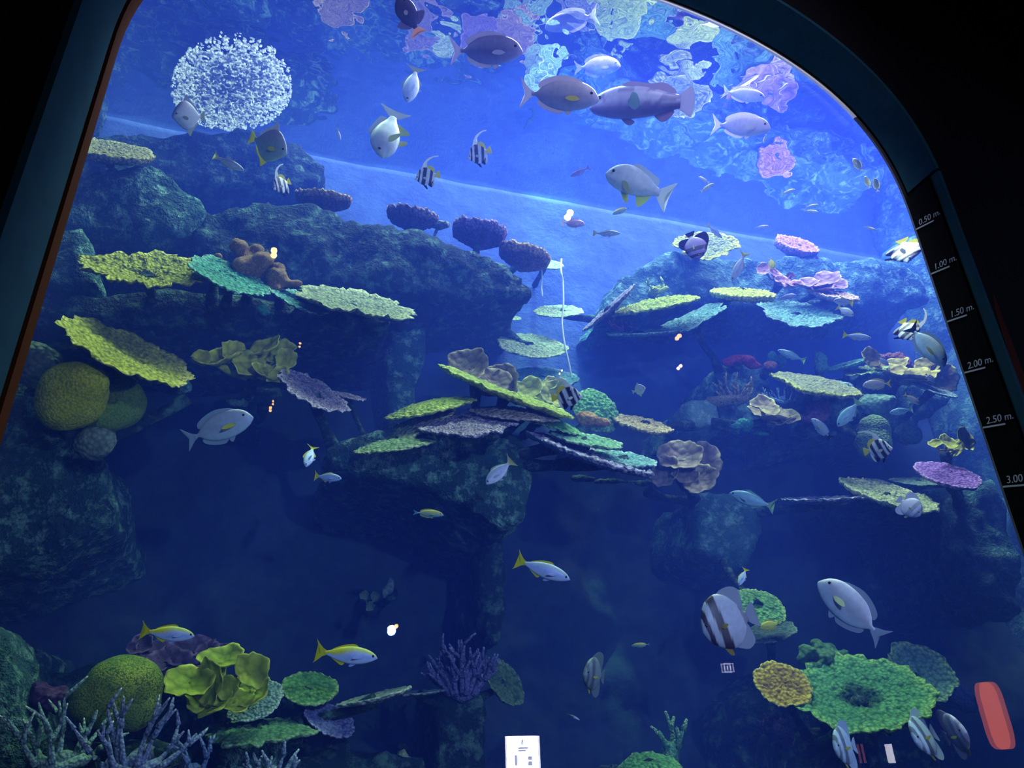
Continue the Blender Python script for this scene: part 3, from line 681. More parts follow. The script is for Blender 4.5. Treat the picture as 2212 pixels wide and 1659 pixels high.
# right coral bank
plate('table_coral', 'long yellow rimmed greyish plate like a sole in the middle of the coral bank', 1768, 824, 88, 16, -13, 1.55, ((.24, .27, .16), (.34, .36, .2), (.62, .66, .14)), ruffle=.1, knob=.04, kf=9, thick=.09, dish=-.06, lob=4)
blobs('tube_sponge', 'upright green sponge post at the top of the coral bank', coralmat((.08, .3, .2), (.14, .4, .28), (.3, .56, .4)), [(1773, 780, 14, 20, 14, 0), (1768, 766, 12, 8, 12, 0), (1778, 795, 14, 10, 12, 0)], 2.0, voxel=.02, d1=.05)
blobs('tube_sponge', 'dim rounded green sponge behind the blue fish with a yellow tail', coralmat((.05, .22, .24), (.08, .3, .3), (.2, .42, .4)), [(1668, 772, 11, 14, 10, 0), (1690, 780, 10, 18, 10, 0)], 2.3, voxel=.02, d1=.03)
plate('table_coral', 'thin green plate leaning between the sponge post and the yellow coral cluster', 1830, 788, 46, 4, 17, 1.95, ((.1, .36, .24), (.18, .48, .32), (.34, .62, .44)), thick=.1)
plate('table_coral', 'mossy green plate along the front of the yellow coral cluster', 1872, 802, 46, 8, 8, 1.8, ((.2, .36, .16), (.34, .48, .2), (.5, .6, .3)), ruffle=.15, knob=.06)
leafy('leaf_coral', 'mixed yellow and rust leaf coral cluster beside the depth scale at 2.00 metres', 1955, 800, 1.7, ((.34, .26, .08), (.46, .42, .12), (.7, .66, .2)),
      [(-75, -26, 22, 18, -50), (-40, 0, 36, 12, -20), (10, 14, 46, 10, -8), (52, -10, 26, 20, 30), (80, 16, 34, 28, -60), (30, 20, 40, 12, 5), (-20, -8, 26, 12, 20)])
blobs('stony_coral', 'maroon coral boulder inside the yellow and rust leaf coral cluster', coralmat((.22, .07, .1), (.34, .14, .16), (.56, .32, .26)), [(1945, 782, 26, 17, 20, 0), (1972, 800, 20, 14, 18, 0), (1900, 775, 34, 12, 18, .1)], 1.9, voxel=.024, d1=.12)
plate('table_coral', 'slim slate blue plate under the yellow and rust leaf coral cluster', 2015, 838, 50, 7, -22, 1.6, ((.16, .26, .32), (.26, .38, .44), (.42, .56, .6)), **pad)
blobs('stony_coral', 'red crust coral draped over the blue mound', coralmat((.34, .04, .10), (.48, .08, .15), (.62, .2, .24)), [(1600, 776, 32, 11, 18, 0), (1575, 782, 16, 10, 14, 0), (1628, 790, 18, 8, 12, 0)], 2.1, voxel=.022, d1=.06)
blobs('stony_coral', 'small peach orange round coral beside the red crust coral', coralmat((.6, .24, .14), (.72, .34, .2), (.8, .5, .34)), [(1664, 789, 16, 10, 12, 0)], 2.1, voxel=.018, d1=.02)
branchy('staghorn_coral', 'brown bushy finger coral in front of the blue mound', 1590, 862, 70, 62, 1.95, ((.22, .2, .12), (.32, .3, .18), (.52, .5, .3)), n=9, lv=2, rad=.024, seed=21)
branchy('staghorn_coral', 'blue bushy coral with fine tips under the yellow rimmed plate', 1690, 860, 96, 34, 1.75, BLUE, n=12, lv=2, rad=.013, seed=22)
leafy('leaf_coral', 'pink topped yellow leaf coral left of the mauve boulder at the bank foot', 1665, 892, 1.65, ((.38, .28, .24), (.5, .46, .18), (.68, .62, .26)), [(-15, -12, 30, 18, -20), (-5, 8, 42, 10, -8), (28, 14, 32, 14, 5), (45, 18, 20, 8, 10)])
blobs('stony_coral', 'mauve coral boulder with pale ledges at the foot of the bank', coralmat((.26, .12, .28), (.36, .2, .34), (.56, .44, .46)), [(1765, 888, 28, 20, 22, 0), (1750, 902, 34, 9, 16, -.1), (1775, 872, 16, 14, 14, 0)], 1.8, voxel=.024, d1=.14)
blobs('stony_coral', 'pale blue mound coral at the end of the yellow rimmed plate', coralmat((.2, .3, .38), (.3, .42, .46), (.5, .58, .5)), [(1808, 840, 34, 16, 20, 0), (1780, 850, 20, 12, 14, 0)], 1.7, voxel=.024, d1=.14)
blobs('brain_coral', 'rough aqua green dome coral above the striped butterfly fish', coralmat((.14, .28, .24), (.24, .4, .32), (.4, .54, .42), 26.0), [(1893, 872, 42, 24, 30, 0)], 1.7, voxel=.028, d1=.1)
blobs('brain_coral', 'tall smooth olive green dome coral right behind the striped butterfly fish', coralmat((.13, .24, .12), (.2, .32, .16), (.3, .42, .22), 44.0), [(1887, 935, 36, 40, 32, 0), (1885, 960, 40, 36, 32, 0)], 1.6, voxel=.028, d1=.04)
blobs('brain_coral', 'dim green dome coral with a lit cap beside the tall olive dome', coralmat((.07, .2, .16), (.12, .3, .22), (.3, .5, .36), 30.0), [(1962, 938, 30, 24, 24, 0)], 1.9, voxel=.026, d1=.05)
blobs('stony_coral', 'small aqua crust coral on the bank foot under the pink topped leaf coral', coralmat(*TEAL), [(1600, 918, 34, 14, 18, 0), (1645, 938, 18, 6, 10, 0)], 1.9, voxel=.024, d1=.12)
leafy('leaf_coral', 'lone bright yellow leaf coral touching the depth scale below 2.50 metres', 2055, 958, 1.2, ((.38, .38, .06), (.54, .52, .1), (.74, .72, .2)), [(-35, 2, 14, 8, 0), (-8, 0, 20, 12, -30), (12, 12, 20, 14, 60), (26, -10, 24, 13, -70), (36, 6, 12, 9, -40)])
plate('table_coral', 'solid violet table coral below the lone yellow leaf coral', 2050, 1021, 68, 22, -16, 1.15, VIOL, ruffle=.05, knob=.03, kf=14, thick=.1, dish=-.05)
plate('table_coral', 'mottled pale yellow table coral under the violet one, a fish in front', 1921, 1070, 96, 22, -18, 1.3, ((.3, .36, .22), (.52, .54, .3), (.7, .72, .44)), ruffle=.07, knob=.06, kf=13, thick=.08)
plate('table_coral', 'very thin lavender plate seen edge on beside the mottled pale one', 1780, 1080, 86, 3, 2, 1.5, LILA, thick=.045, ruffle=.04, knob=.04)
plate('table_coral', 'dim aqua plate behind the violet table coral', 1990, 1040, 60, 8, -5, 1.6, MUTE, **pad)
# bottom right
plate('table_coral', 'great green table coral with a dark hollow centre near the bottom corner', 1858, 1500, 142, 76, -6, 0.9, ((.05, .22, .10), (.15, .40, .16), (.30, .54, .16)), ruffle=.07, knob=.06, kf=12, thick=.05, dish=.08, lob=9, hole=.18, core=.36)
plate('table_coral', 'blue green cupped table coral with a lime rim behind the great green one', 1985, 1458, 72, 52, -32, 1.3, ((.12, .26, .26), (.18, .34, .34), (.42, .64, .28)), ruffle=.08, knob=.04, dish=.2, thick=.05, rimw=.3, lob=6)
plate('table_coral', 'amber table coral with a bright centre overlapped by the great green one', 1690, 1478, 60, 44, -22, 1.1, AMB, ruffle=.06, knob=.08, kf=12, thick=.07, dish=.05)
blobs('stony_coral', 'lumpy dark green coral above the amber table coral', coralmat((.08, .2, .1), (.14, .3, .15), (.26, .44, .24), 26.0), knobs(1778, 1425, 54, 38, 34, 8, 13, 8), 1.4, voxel=.02, d1=.03)
plate('table_coral', 'ribbed green table coral right behind the big batfish', 1640, 1308, 58, 36, -20, 1.5, ((.12, .32, .1), (.2, .44, .14), (.42, .6, .22)), ruffle=.05, knob=.07, kf=10, thick=.1, dish=-.06)
plate('table_coral', 'dim green plate below the small yellow fish behind the batfish', 1660, 1365, 62, 20, 10, 1.7, MUTE, **pad)
plate('table_coral', 'green domed table coral cut off by the bottom edge in the middle', 1405, 1648, 70, 36, -3, 1.0, GRN, ruffle=.05, knob=.07, kf=12, thick=.12, dish=-.25)
branchy('staghorn_coral', 'slim green finger coral rising above the green domed coral', 1452, 1605, 40, 66, 1.5, ((.1, .3, .14), (.18, .42, .22), (.4, .6, .4)), n=3, lv=2, rad=.03, seed=31)
branchy('gorgonian', 'dim violet knotted coral under the amber table coral', 1670, 1572, 60, 40, 1.7, PLUM, n=8, lv=2, rad=.03, seed=33)
blobs('stony_coral', 'deep blue coral clump next to the cupped blue green table coral', coralmat((.04, .08, .3), (.08, .14, .42), (.2, .3, .6)), [(2070, 1500, 26, 26, 24, 0), (2090, 1520, 22, 20, 20, 0)], 1.5, voxel=.024, d1=.12)
# bottom left
blobs('brain_coral', 'big green dome coral with pale yellow patches near the bottom', coralmat((.07, .17, .04), (.46, .50, .04), (.4, .46, .1), 95.0, .3, .85, 3.2), [(262, 1490, 84, 74, 70, 0), (215, 1510, 64, 50, 56, 0), (285, 1525, 60, 56, 56, 0), (250, 1540, 60, 40, 50, 0)], 0.9, voxel=.028, d1=.06, sz=.55)
leafy('cabbage_coral', 'yellow green cabbage coral with thick curled lobes beside the big green dome', 480, 1478, 0.75, ((.28, .38, .04), (.46, .54, .05), (.74, .78, .12)),
      [(-72, 2, 50, 32, 12), (-50, 30, 38, 30, -10), (-20, 45, 44, 24, 30), (0, -50, 46, 26, 15), (62, -30, 38, 42, -60), (65, 18, 46, 30, 40), (-25, -5, 46, 34, 100), (15, 8, 24, 30, 80), (30, 40, 40, 24, 10)])
plate('table_coral', 'blue grey speckled table coral under the curled yellow green cabbage coral', 545, 1506, 64, 42, 15, 1.0, ((.14, .26, .26), (.3, .44, .42), (.56, .7, .64)), scale=52, ruffle=.04, knob=.06, kf=13, thick=.07, dish=-.06)
plate('table_coral', 'oval dark green table coral right of the blue grey speckled one', 670, 1482, 62, 33, -4, 1.05, ((.08, .26, .08), (.16, .38, .12), (.4, .6, .24)), ruffle=.03, knob=.06, kf=13, thick=.08, dish=-.06)
plate('table_coral', 'indigo speckled table coral lying below the oval dark green one', 712, 1556, 58, 30, -22, 1.0, ((.12, .14, .4), (.24, .26, .56), (.46, .48, .76)), scale=52, ruffle=.05, knob=.06, kf=13, thick=.07)
plate('table_coral', 'mossy flat plate draped over the low algae covered mound', 560, 1568, 104, 24, 6, 0.9, ((.08, .22, .12), (.14, .32, .17), (.26, .44, .24)), ruffle=.18, knob=.05, kf=9, thick=.08, dish=-.1)
leafy('leaf_coral', 'dark violet leaf coral in the shade behind the big green dome and cabbage coral', 385, 1420, 1.3, ((.05, .03, .10), (.08, .05, .14), (.24, .14, .36)), [(-80, -25, 26, 20, 30), (-50, 0, 44, 30, -20), (30, 0, 60, 30, 14), (75, -8, 40, 16, 10), (-20, 30, 60, 40, 0)])
blobs('stony_coral', 'dark maroon knobbly coral between the corner rock and the big green dome', coralmat((.07, .03, .12), (.12, .06, .18), (.24, .14, .3), 30.0), knobs(103, 1508, 46, 30, 26, 7, 12, 3), 1.0, voxel=.014, d1=.02)
STAG = ((.22, .30, .50), (.32, .40, .62), (.72, .78, .95))
branchy('staghorn_coral', 'greenish grey staghorn coral in the bottom corner, nearest the corner rock', 130, 1640, 175, 125, 0.55, ((.2, .34, .36), (.3, .46, .46), (.7, .8, .76)), n=7, lv=3, rad=.021, seed=41, jit=.08, kids=(1, 2), tp=.17)
branchy('staghorn_coral', 'blue staghorn coral with one tall spike in front of the big green dome', 285, 1650, 195, 140, 0.5, STAG, n=8, lv=3, rad=.021, seed=47, jit=.08, kids=(1, 2), tp=.17)
branchy('staghorn_coral', 'lone forked blue staghorn coral between the thicket and the small white one', 422, 1665, 60, 90, 0.6, ((.12, .2, .44), (.2, .3, .56), (.5, .6, .85)), n=2, lv=3, rad=.02, seed=52, jit=.09, kids=(1, 2), tp=.17)
branchy('staghorn_coral', 'small pale staghorn coral with short prongs at the bottom edge', 590, 1668, 130, 70, 0.6, ((.2, .3, .44), (.32, .42, .58), (.6, .7, .85)), n=6, lv=2, rad=.019, seed=55, jit=.1, tp=.17)
branchy('staghorn_coral', 'violet spiky branching coral crowning the dark rock stump', 998, 1492, 110, 92, 1.2, ((.10, .10, .30), (.15, .15, .38), (.30, .30, .56)), n=13, lv=3, rad=.021, seed=61)
plate('table_coral', 'dark olive ribbed plate leaning against the rock stump', 1090, 1474, 56, 30, -52, 1.35, ((.10, .2, .1), (.15, .26, .12), (.24, .36, .18)), ruffle=.05, knob=.07, kf=10, thick=.1)
plate('table_coral', 'thin pale grey plate seen edge on before the rock stump', 812, 1506, 80, 6, 13, 0.95, ((.26, .34, .32), (.38, .46, .42), (.54, .62, .56)), thick=.07, ruffle=.05)
plate('table_coral', 'dim thin plate just behind the pale grey edge on plate', 905, 1497, 50, 4, 4, 1.15, ((.18, .26, .3), (.26, .34, .38), (.4, .48, .5)), thick=.07)
leafy('sponge', 'dim yellow green sponge trio on the back wall above the paired lamp glints', 800, 1296, 2.3, ((.12, .2, .12), (.2, .28, .14), (.3, .38, .2)), [(-12, -10, 10, 12, 80), (10, -8, 10, 13, 100), (0, 14, 10, 14, 90)], part='lobe')
blobs('tube_sponge', 'faint grey blue tube sponge pair next to the yellow green sponge trio', coralmat((.12, .18, .24), (.18, .24, .3), (.28, .36, .4)), [(843, 1266, 9, 20, 9, 0), (830, 1280, 8, 14, 8, 0)], 2.4, voxel=.018, d1=.02)
blobs('stony_coral', 'dim olive coral scrap low on the sea bed near the bottom middle', coralmat(*SAGE), [(868, 1632, 14, 16, 12, 0), (880, 1645, 12, 10, 10, 0)], 1.4, voxel=.018, d1=.06)

# ------------------------------------------------------------------ fish
# unit length: nose at x=+0.5, tail tip at x=-0.5, back up +z
def lerp3(a, b, t): return tuple(a[i] + (b[i] - a[i]) * max(0, min(1, t)) for i in range(3))
def catmull(pts, n_):
    P_ = np.array([pts[0]] + list(pts) + [pts[-1]], float); o = []
    for s_ in range(len(pts) - 1):
        p0, p1, p2, p3 = P_[s_:s_ + 4]
        for i in range(n_):
            t = i / n_
            o.append(0.5 * ((2 * p1) + (-p0 + p2) * t + (2 * p0 - 5 * p1 + 4 * p2 - p3) * t * t + (-p0 + 3 * p1 - 3 * p2 + p3) * t ** 3))
    o.append(P_[-2]); return np.array(o)
FM = {}
def fish_meshes(key, prof, fins, colf, eye, mouth=0.0):
    if key in FM: return FM[key]
    q = catmull(prof, 8); v = []; f = []; cl = []; K = 22
    q[:, 3] = np.maximum(q[:, 3], 0.004)
    for (x, zt, zb, w) in q:
        mid = (zt + zb) / 2; h = max(0.004, (zt - zb) / 2)
        for j in range(K):
            t = 2 * PI * j / K; cs, sn = math.cos(t), math.sin(t)
            y = w * math.copysign(abs(cs) ** 0.9, cs); z = mid + h * math.copysign(abs(sn) ** 1.05, sn)
            v.append((x, y, z)); cl.append(colf(x, z, (z - mid) / h))
    ns = len(q)
    for i in range(ns - 1):
        for j in range(K):
            k = (j + 1) % K; f.append((i * K + j, (i + 1) * K + j, (i + 1) * K + k, i * K + k))
    for i, o in ((0, 0.006), (ns - 1, -0.004)):
        v.append((q[i][0] + o, 0, (q[i][1] + q[i][2]) / 2)); cl.append(cl[i * K]); c_ = len(v) - 1
        for j in range(K):
            k = (j + 1) % K; f.append((c_, i * K + j, i * K + k) if i == 0 else (c_, i * K + k, i * K + j))
    out = {'body': mesh('body', v, f, True, None, cl), 'fins': []}
    for fin in fins:
        nm, poly, colr = fin[:3]; opt = fin[3] if len(fin) > 3 else {}
        for side in ((1, -1) if opt.get('pair') else (1,)):
            pp = catmull([(a, b, 0) for a, b in poly] + [(poly[0][0], poly[0][1], 0)], 3)[:-1] if opt.get('smooth', 1) else np.array([(a, b, 0) for a, b in poly])
            bm = bmesh.new(); rx, rz = poly[0]
            th = opt.get('th', 0.007)
            def pos(a, b, o):
                if opt.get('pair'):
                    ang = opt.get('open', 0.6); da = a - rx
                    return (rx + da * math.cos(ang), side * (opt.get('y', .05) - da * math.sin(ang) + o), b)
                return (a, o + opt.get('curl', 0) * max(0, -a - 0.3) ** 2 * 6, b)
            a_ = [bm.verts.new(pos(p_[0], p_[1], th / 2)) for p_ in pp]; b_ = [bm.verts.new(pos(p_[0], p_[1], -th / 2)) for p_ in pp]
            fs = [bm.faces.new(a_), bm.faces.new(b_[::-1])]
            for i in range(len(pp)):
                j = (i + 1) % len(pp); bm.faces.new((a_[i], b_[i], b_[j], a_[j]))
            bmesh.ops.triangulate(bm, faces=fs, ngon_method='EAR_CLIP')
            bmesh.ops.recalc_face_normals(bm, faces=bm.faces)
            me = from_bm(bm, nm); at_ = me.attributes.new('tint', 'FLOAT_COLOR', 'POINT')
            cc = [q_ for w_ in me.vertices for q_ in ((*(colr(w_.co.x, w_.co.z) if callable(colr) else colr), 1.0))]
            at_.data.foreach_set('color', cc); out['fins'].append((nm, me))
    ex, ez, er, ey = eye
    bm = bmesh.new(); bmesh.ops.create_uvsphere(bm, u_segments=12, v_segments=8, radius=er, matrix=Matrix.Diagonal((1, .5, 1, 1)))
    out['eye'] = from_bm(bm, 'eye', True); out['eyes'] = [(ex, ey, ez), (ex, -ey, ez)]
    FM[key] = out; return out

def sp_fusilier(key, back, side, belly, tail, fin, yb=0.0):
    prof = [(.5, .0, -.012, .006), (.46, .045, -.04, .035), (.38, .09, -.08, .055), (.25, .125, -.118, .068), (.08, .135, -.135, .066), (-.1, .102, -.108, .048), (-.24, .05, -.06, .024), (-.34, .022, -.028, .012)]
    def cf(x, z, r):
        c_ = lerp3(belly, side, (r + .9) / .7); c_ = lerp3(c_, back, (r - .15) / .5)
        if yb: c_ = lerp3(c_, tail, min(1, max(0, (yb - x) * 5)) * min(1, max(0, (r + .1 - x * 1.2) * 3)))
        return lerp3(c_, tail, (-.27 - x) * 14)
    fins = [('tail_fin', [(-.30, .024), (-.37, .06), (-.44, .12), (-.5, .185), (-.455, .09), (-.42, .02), (-.41, -.01), (-.43, -.05), (-.46, -.10), (-.5, -.17), (-.43, -.115), (-.37, -.06), (-.30, -.03)], tail, {'curl': 0}),
            ('dorsal_fin', [(.2, .115), (.12, .168), (-.02, .15), (-.15, .105), (-.235, .055), (-.1, .08), (.05, .12)], fin),
            ('anal_fin', [(.0, -.12), (-.05, -.165), (-.15, -.115), (-.235, -.055), (-.1, -.09)], fin),
            ('pelvic_fin', [(.2, -.115), (.11, -.17), (.06, -.165), (.12, -.115)], side),
            ('pectoral_fin', [(.27, -.01), (.2, .012), (.1, -.03), (.09, -.05), (.2, -.045)], lerp3(side, (1, 1, 1), .25), {'pair': 1, 'y': .066, 'open': .45})]
    return fish_meshes(key, prof, fins, cf, (.425, .018, .021, .042))
def sp_surgeon(key, back, side, belly, finc, pec, tailc, deep_=1.0, tail=1.0):
    k = deep_
    prof = [(.5, -.02, -.055, .012), (.475, .03 * k, -.08, .03), (.42, .10 * k, -.115 * k, .055), (.3, .165 * k, -.165 * k, .072), (.12, .19 * k, -.19 * k, .072), (-.08, .165 * k, -.165 * k, .055), (-.22, .09 * k, -.095 * k, .034), (-.29, .03, -.035, .018), (-.345, .024, -.03, .012)]
    def cf(x, z, r): return lerp3(lerp3(belly, side, (r + .8) / .8), back, (r - .1) / .6)
    fins = [('tail_fin', [(-.315, .026), (-.37, .055), (-.43, .12 * tail), (-.5, .20 * tail), (-.462, .10 * tail), (-.43, .03), (-.425, 0), (-.43, -.04), (-.462, -.11 * tail), (-.5, -.20 * tail), (-.43, -.13 * tail), (-.37, -.06), (-.315, -.03)], tailc),
            ('dorsal_fin', [(.32, .145 * k), (.24, .20 * k), (.05, .245 * k), (-.12, .215 * k), (-.25, .15 * k), (-.255, .075 * k), (-.1, .13 * k), (.1, .165 * k)], finc),
            ('anal_fin', [(.1, -.17 * k), (.02, -.235 * k), (-.13, -.205 * k), (-.25, -.14 * k), (-.255, -.075 * k), (-.1, -.13 * k)], finc),
            ('pelvic_fin', [(.2, -.165 * k), (.12, -.25 * k), (.08, -.2 * k), (.12, -.165 * k)], finc),
            ('pectoral_fin', [(.26, -.035), (.2, -.005), (.11, .0), (.05, -.035), (.12, -.06), (.21, -.06)], pec, {'pair': 1, 'y': .07, 'open': .5})]
    return fish_meshes(key, prof, fins, cf, (.40, .045 * k, .018, .058))
def sp_banner(key, white=(.82, .82, .86), black=(.02, .015, .03), yel=(.75, .68, .05)):
    prof = [(.5, -.06, -.085, .012), (.46, -.02, -.115, .028), (.40, .07, -.16, .045), (.30, .23, -.27, .062), (.14, .34, -.36, .066), (-.04, .31, -.33, .055), (-.2, .19, -.21, .036), (-.29, .07, -.09, .018), (-.34, .055, -.07, .012)]
    def cf(x, z, r):
        s_ = x + .28 * z
        if s_ > .40: return lerp3(black, white, .35) if s_ > .47 else white
        if .30 < s_ < .36: return black
        if .06 < s_ < .21 and z > -.5: return black
        if -.20 < s_ < -.08 and z < .26: return black
        return yel if x < -.27 else white
    fins = [('tail_fin', [(-.32, .05), (-.40, .11), (-.5, .14), (-.48, 0), (-.5, -.15), (-.40, -.12), (-.32, -.065)], yel),
            ('dorsal_fin', [(.22, .28), (.12, .42), (.06, .52), (-.1, .66), (-.34, .74), (-.52, .73), (-.5, .70), (-.32, .685), (-.1, .56), (-.02, .46), (-.04, .36), (.08, .31)], (.85, .85, .9)),
            ('soft_dorsal_fin', [(.0, .31), (-.08, .39), (-.22, .36), (-.31, .22), (-.285, .06), (-.18, .17)], yel),
            ('anal_fin', [(.02, -.33), (-.08, -.45), (-.2, -.41), (-.27, -.25), (-.285, -.08), (-.18, -.2)], lambda x, z: black if x + .28 * z > -.25 else white),
            ('pelvic_fin', [(.2, -.33), (.1, -.5), (.05, -.5), (.1, -.34)], black),
            ('pectoral_fin', [(.2, -.05), (.13, -.02), (.05, -.07), (.08, -.13), (.16, -.11)], (.8, .8, .7), {'pair': 1, 'y': .062, 'open': .6})]
    return fish_meshes(key, prof, fins, cf, (.40, .0, .022, .045))
def sp_bat(key, side, dark, finc, accent, band=1.0, high=1.0):
    prof = [(.5, -.02, -.075, .02), (.475, .10, -.14, .045), (.42, .22, -.22, .07), (.30, .36, -.31, .085), (.12, .43, -.38, .08), (-.06, .38, -.36, .065), (-.2, .24, -.24, .045), (-.29, .09, -.1, .024), (-.34, .06, -.07, .014)]
    def cf(x, z, r):
        c_ = side
        if band:
            s_ = x - .10 * z
            if .36 < s_ < .44 or .10 < s_ < .25: c_ = lerp3(side, dark, band)
            if s_ < -.24: c_ = lerp3(side, dark, band * .6)
        return lerp3(c_, tuple(q_ * .75 for q_ in c_), -r)
    h = high
    fins = [('tail_fin', [(-.32, .055), (-.40, .13), (-.5, .17), (-.48, 0), (-.5, -.18), (-.40, -.14), (-.32, -.065)], finc),
            ('dorsal_fin', [(.26, .36), (.14, .46 * h), (-.02, .56 * h), (-.2, .58 * h), (-.33, .50 * h), (-.34, .3), (-.28, .08), (-.15, .25), (.05, .37)], finc),
            ('anal_fin', [(.08, -.35), (-.02, -.48 * h), (-.18, -.54 * h), (-.31, -.46 * h), (-.33, -.28), (-.28, -.09), (-.15, -.25), (.0, -.34)], finc),
            ('pelvic_fin', [(.24, -.32), (.17, -.45), (.1, -.46), (.13, -.36)], lerp3(dark, accent, .6)),
            ('pectoral_fin', [(.19, -.05), (.13, -.02), (.05, -.03), (.09, -.07), (.15, -.085)], accent, {'pair': 1, 'y': .08, 'open': .7})]
    return fish_meshes(key, prof, fins, cf, (.42, .035, .026, .068))
def sp_moony(key, side, finc, top):
    prof = [(.5, -.03, -.06, .015), (.46, .06, -.12, .045), (.38, .2, -.2, .065), (.22, .36, -.34, .075), (.06, .40, -.39, .07), (-.12, .29, -.30, .05), (-.25, .13, -.14, .03), (-.32, .05, -.06, .016), (-.36, .04, -.05, .012)]
    def cf(x, z, r): return lerp3(side, top, (r - .1) * 1.2)
    fins = [('tail_fin', [(-.34, .04), (-.41, .1), (-.5, .16), (-.46, .0), (-.5, -.17), (-.41, -.11), (-.34, -.05)], finc),
            ('dorsal_fin', [(.16, .36), (.08, .52), (.02, .56), (-.04, .44), (-.16, .33), (-.28, .14), (-.1, .28), (.05, .36)], top),
            ('anal_fin', [(.12, -.35), (.04, -.5), (-.02, -.55), (-.06, -.43), (-.18, -.31), (-.28, -.15), (-.1, -.28)], finc),
            ('pectoral_fin', [(.24, -.05), (.17, -.01), (.09, -.05), (.1, -.12), (.18, -.11)], finc, {'pair': 1, 'y': .075, 'open': .6})]
    return fish_meshes(key, prof, fins, cf, (.40, .035, .026, .056))
def sp_emperor(key):
    prof = [(.5, -.02, -.05, .02), (.46, .05, -.095, .045), (.38, .125, -.14, .07), (.26, .18, -.17, .085), (.1, .185, -.175, .085), (-.08, .14, -.14, .062), (-.22, .075, -.08, .034), (-.33, .04, -.045, .016)]
    wh, bl = (.72, .80, .86), (.50, .62, .74)
    def cf(x, z, r): return lerp3(wh, bl, (r - .0) * .9) if abs(math.sin(z * 60)) < .8 else lerp3(wh, bl, .6)
    fins = [('tail_fin', [(-.30, .042), (-.37, .10), (-.5, .20), (-.46, .08), (-.42, .0), (-.45, -.10), (-.5, -.21), (-.37, -.12), (-.30, -.048)], (.7, .78, .8)),
            ('dorsal_fin', [(.2, .17), (.12, .235), (-.02, .215), (-.14, .185), (-.25, .15), (-.25, .065), (-.1, .12), (.06, .17)], (.6, .7, .8)),
            ('anal_fin', [(-.02, -.14), (-.1, -.27), (-.17, -.22), (-.22, -.08)], (.6, .72, .3)),
            ('pelvic_fin', [(.22, -.155), (.1, -.27), (.04, -.26), (.1, -.165)], (.68, .74, .25)),
            ('pectoral_fin', [(.24, -.04), (.16, -.03), (.06, -.13), (.08, -.16), (.2, -.10)], (.62, .7, .4), {'pair': 1, 'y': .084, 'open': .35})]
    return fish_meshes(key, prof, fins, cf, (.41, .035, .02, .066))
def sp_grouper(key):
    prof = [(.5, -.035, -.06, .03), (.46, .035, -.09, .06), (.38, .085, -.115, .085), (.24, .125, -.135, .10), (.06, .13, -.135, .098), (-.12, .105, -.115, .075), (-.26, .07, -.08, .045), (-.37, .05, -.058, .022)]
    a_, b_ = (.56, .58, .80), (.15, .13, .34)
    def cf(x, z, r): return lerp3(lerp3(b_, a_, (r + .35) / .6), b_, .5 if noise.noise((x * 9, z * 13, 1)) > .18 else 0)  # top light painted in: paler back, belly darkened; mottling on both
    ray_ = lambda x, z: (.62, .62, .8) if math.sin(math.atan2(z, -x - .2) * 46) > 0 else (.16, .13, .3)
    fins = [('tail_fin', [(-.34, .045), (-.41, .085), (-.47, .12), (-.5, .06), (-.505, 0), (-.5, -.065), (-.47, -.125), (-.41, -.09), (-.34, -.05)], (.5, .5, .68)),
            ('dorsal_fin', [(.22, .12), (.12, .165), (-.08, .145), (-.2, .15), (-.3, .105), (-.32, .06), (-.1, .10), (.06, .125)], (.42, .38, .55)),
            ('anal_fin', [(-.12, -.11), (-.2, -.165), (-.28, -.13), (-.31, -.07)], (.3, .25, .42)),
            ('pelvic_fin', [(.2, -.13), (.12, -.19), (.06, -.16), (.12, -.13)], (.3, .25, .42)),
            ('pectoral_fin', [(.13, -.02), (.09, .075), (.03, .06), (.0, -.02), (.06, -.06)], (.45, .68, .62), {'pair': 1, 'y': .1, 'open': .5}),
            ('lip', [(.5, -.05), (.45, -.068), (.405, -.075), (.45, -.085), (.49, -.075)], (.75, .75, .88), {'th': .055})]
    return fish_meshes(key, prof, fins, cf, (.405, .04, .015, .078))
def sp_trigger(key):
    prof = [(.5, -.0, -.05, .03), (.45, .07, -.11, .055), (.36, .15, -.18, .08), (.2, .21, -.24, .095), (.04, .21, -.22, .09), (-.12, .16, -.16, .065), (-.24, .08, -.08, .035), (-.32, .05, -.05, .02)]
    cf = lambda x, z, r: lerp3((.05, .03, .09), (.09, .06, .14), (r + 1) / 2)
    fins = [('tail_fin', [(-.30, .05), (-.38, .10), (-.5, .19), (-.45, .05), (-.44, -.03), (-.5, -.2), (-.38, -.11), (-.30, -.055)], (.72, .42, .28)),
            ('dorsal_fin', [(-.0, .2), (-.06, .34), (-.16, .3), (-.26, .17), (-.27, .07), (-.12, .14)], (.2, .16, .3)),
            ('anal_fin', [(-.0, -.2), (-.06, -.34), (-.16, -.3), (-.26, -.17), (-.27, -.07), (-.12, -.14)], (.2, .16, .3)),
            ('pectoral_fin', [(.2, -.02), (.14, .02), (.08, -.02), (.1, -.07), (.17, -.07)], (.6, .5, .55), {'pair': 1, 'y': .09, 'open': .7})]
    return fish_meshes(key, prof, fins, cf, (.38, .06, .016, .07))
Y_ = (.72, .70, .04)
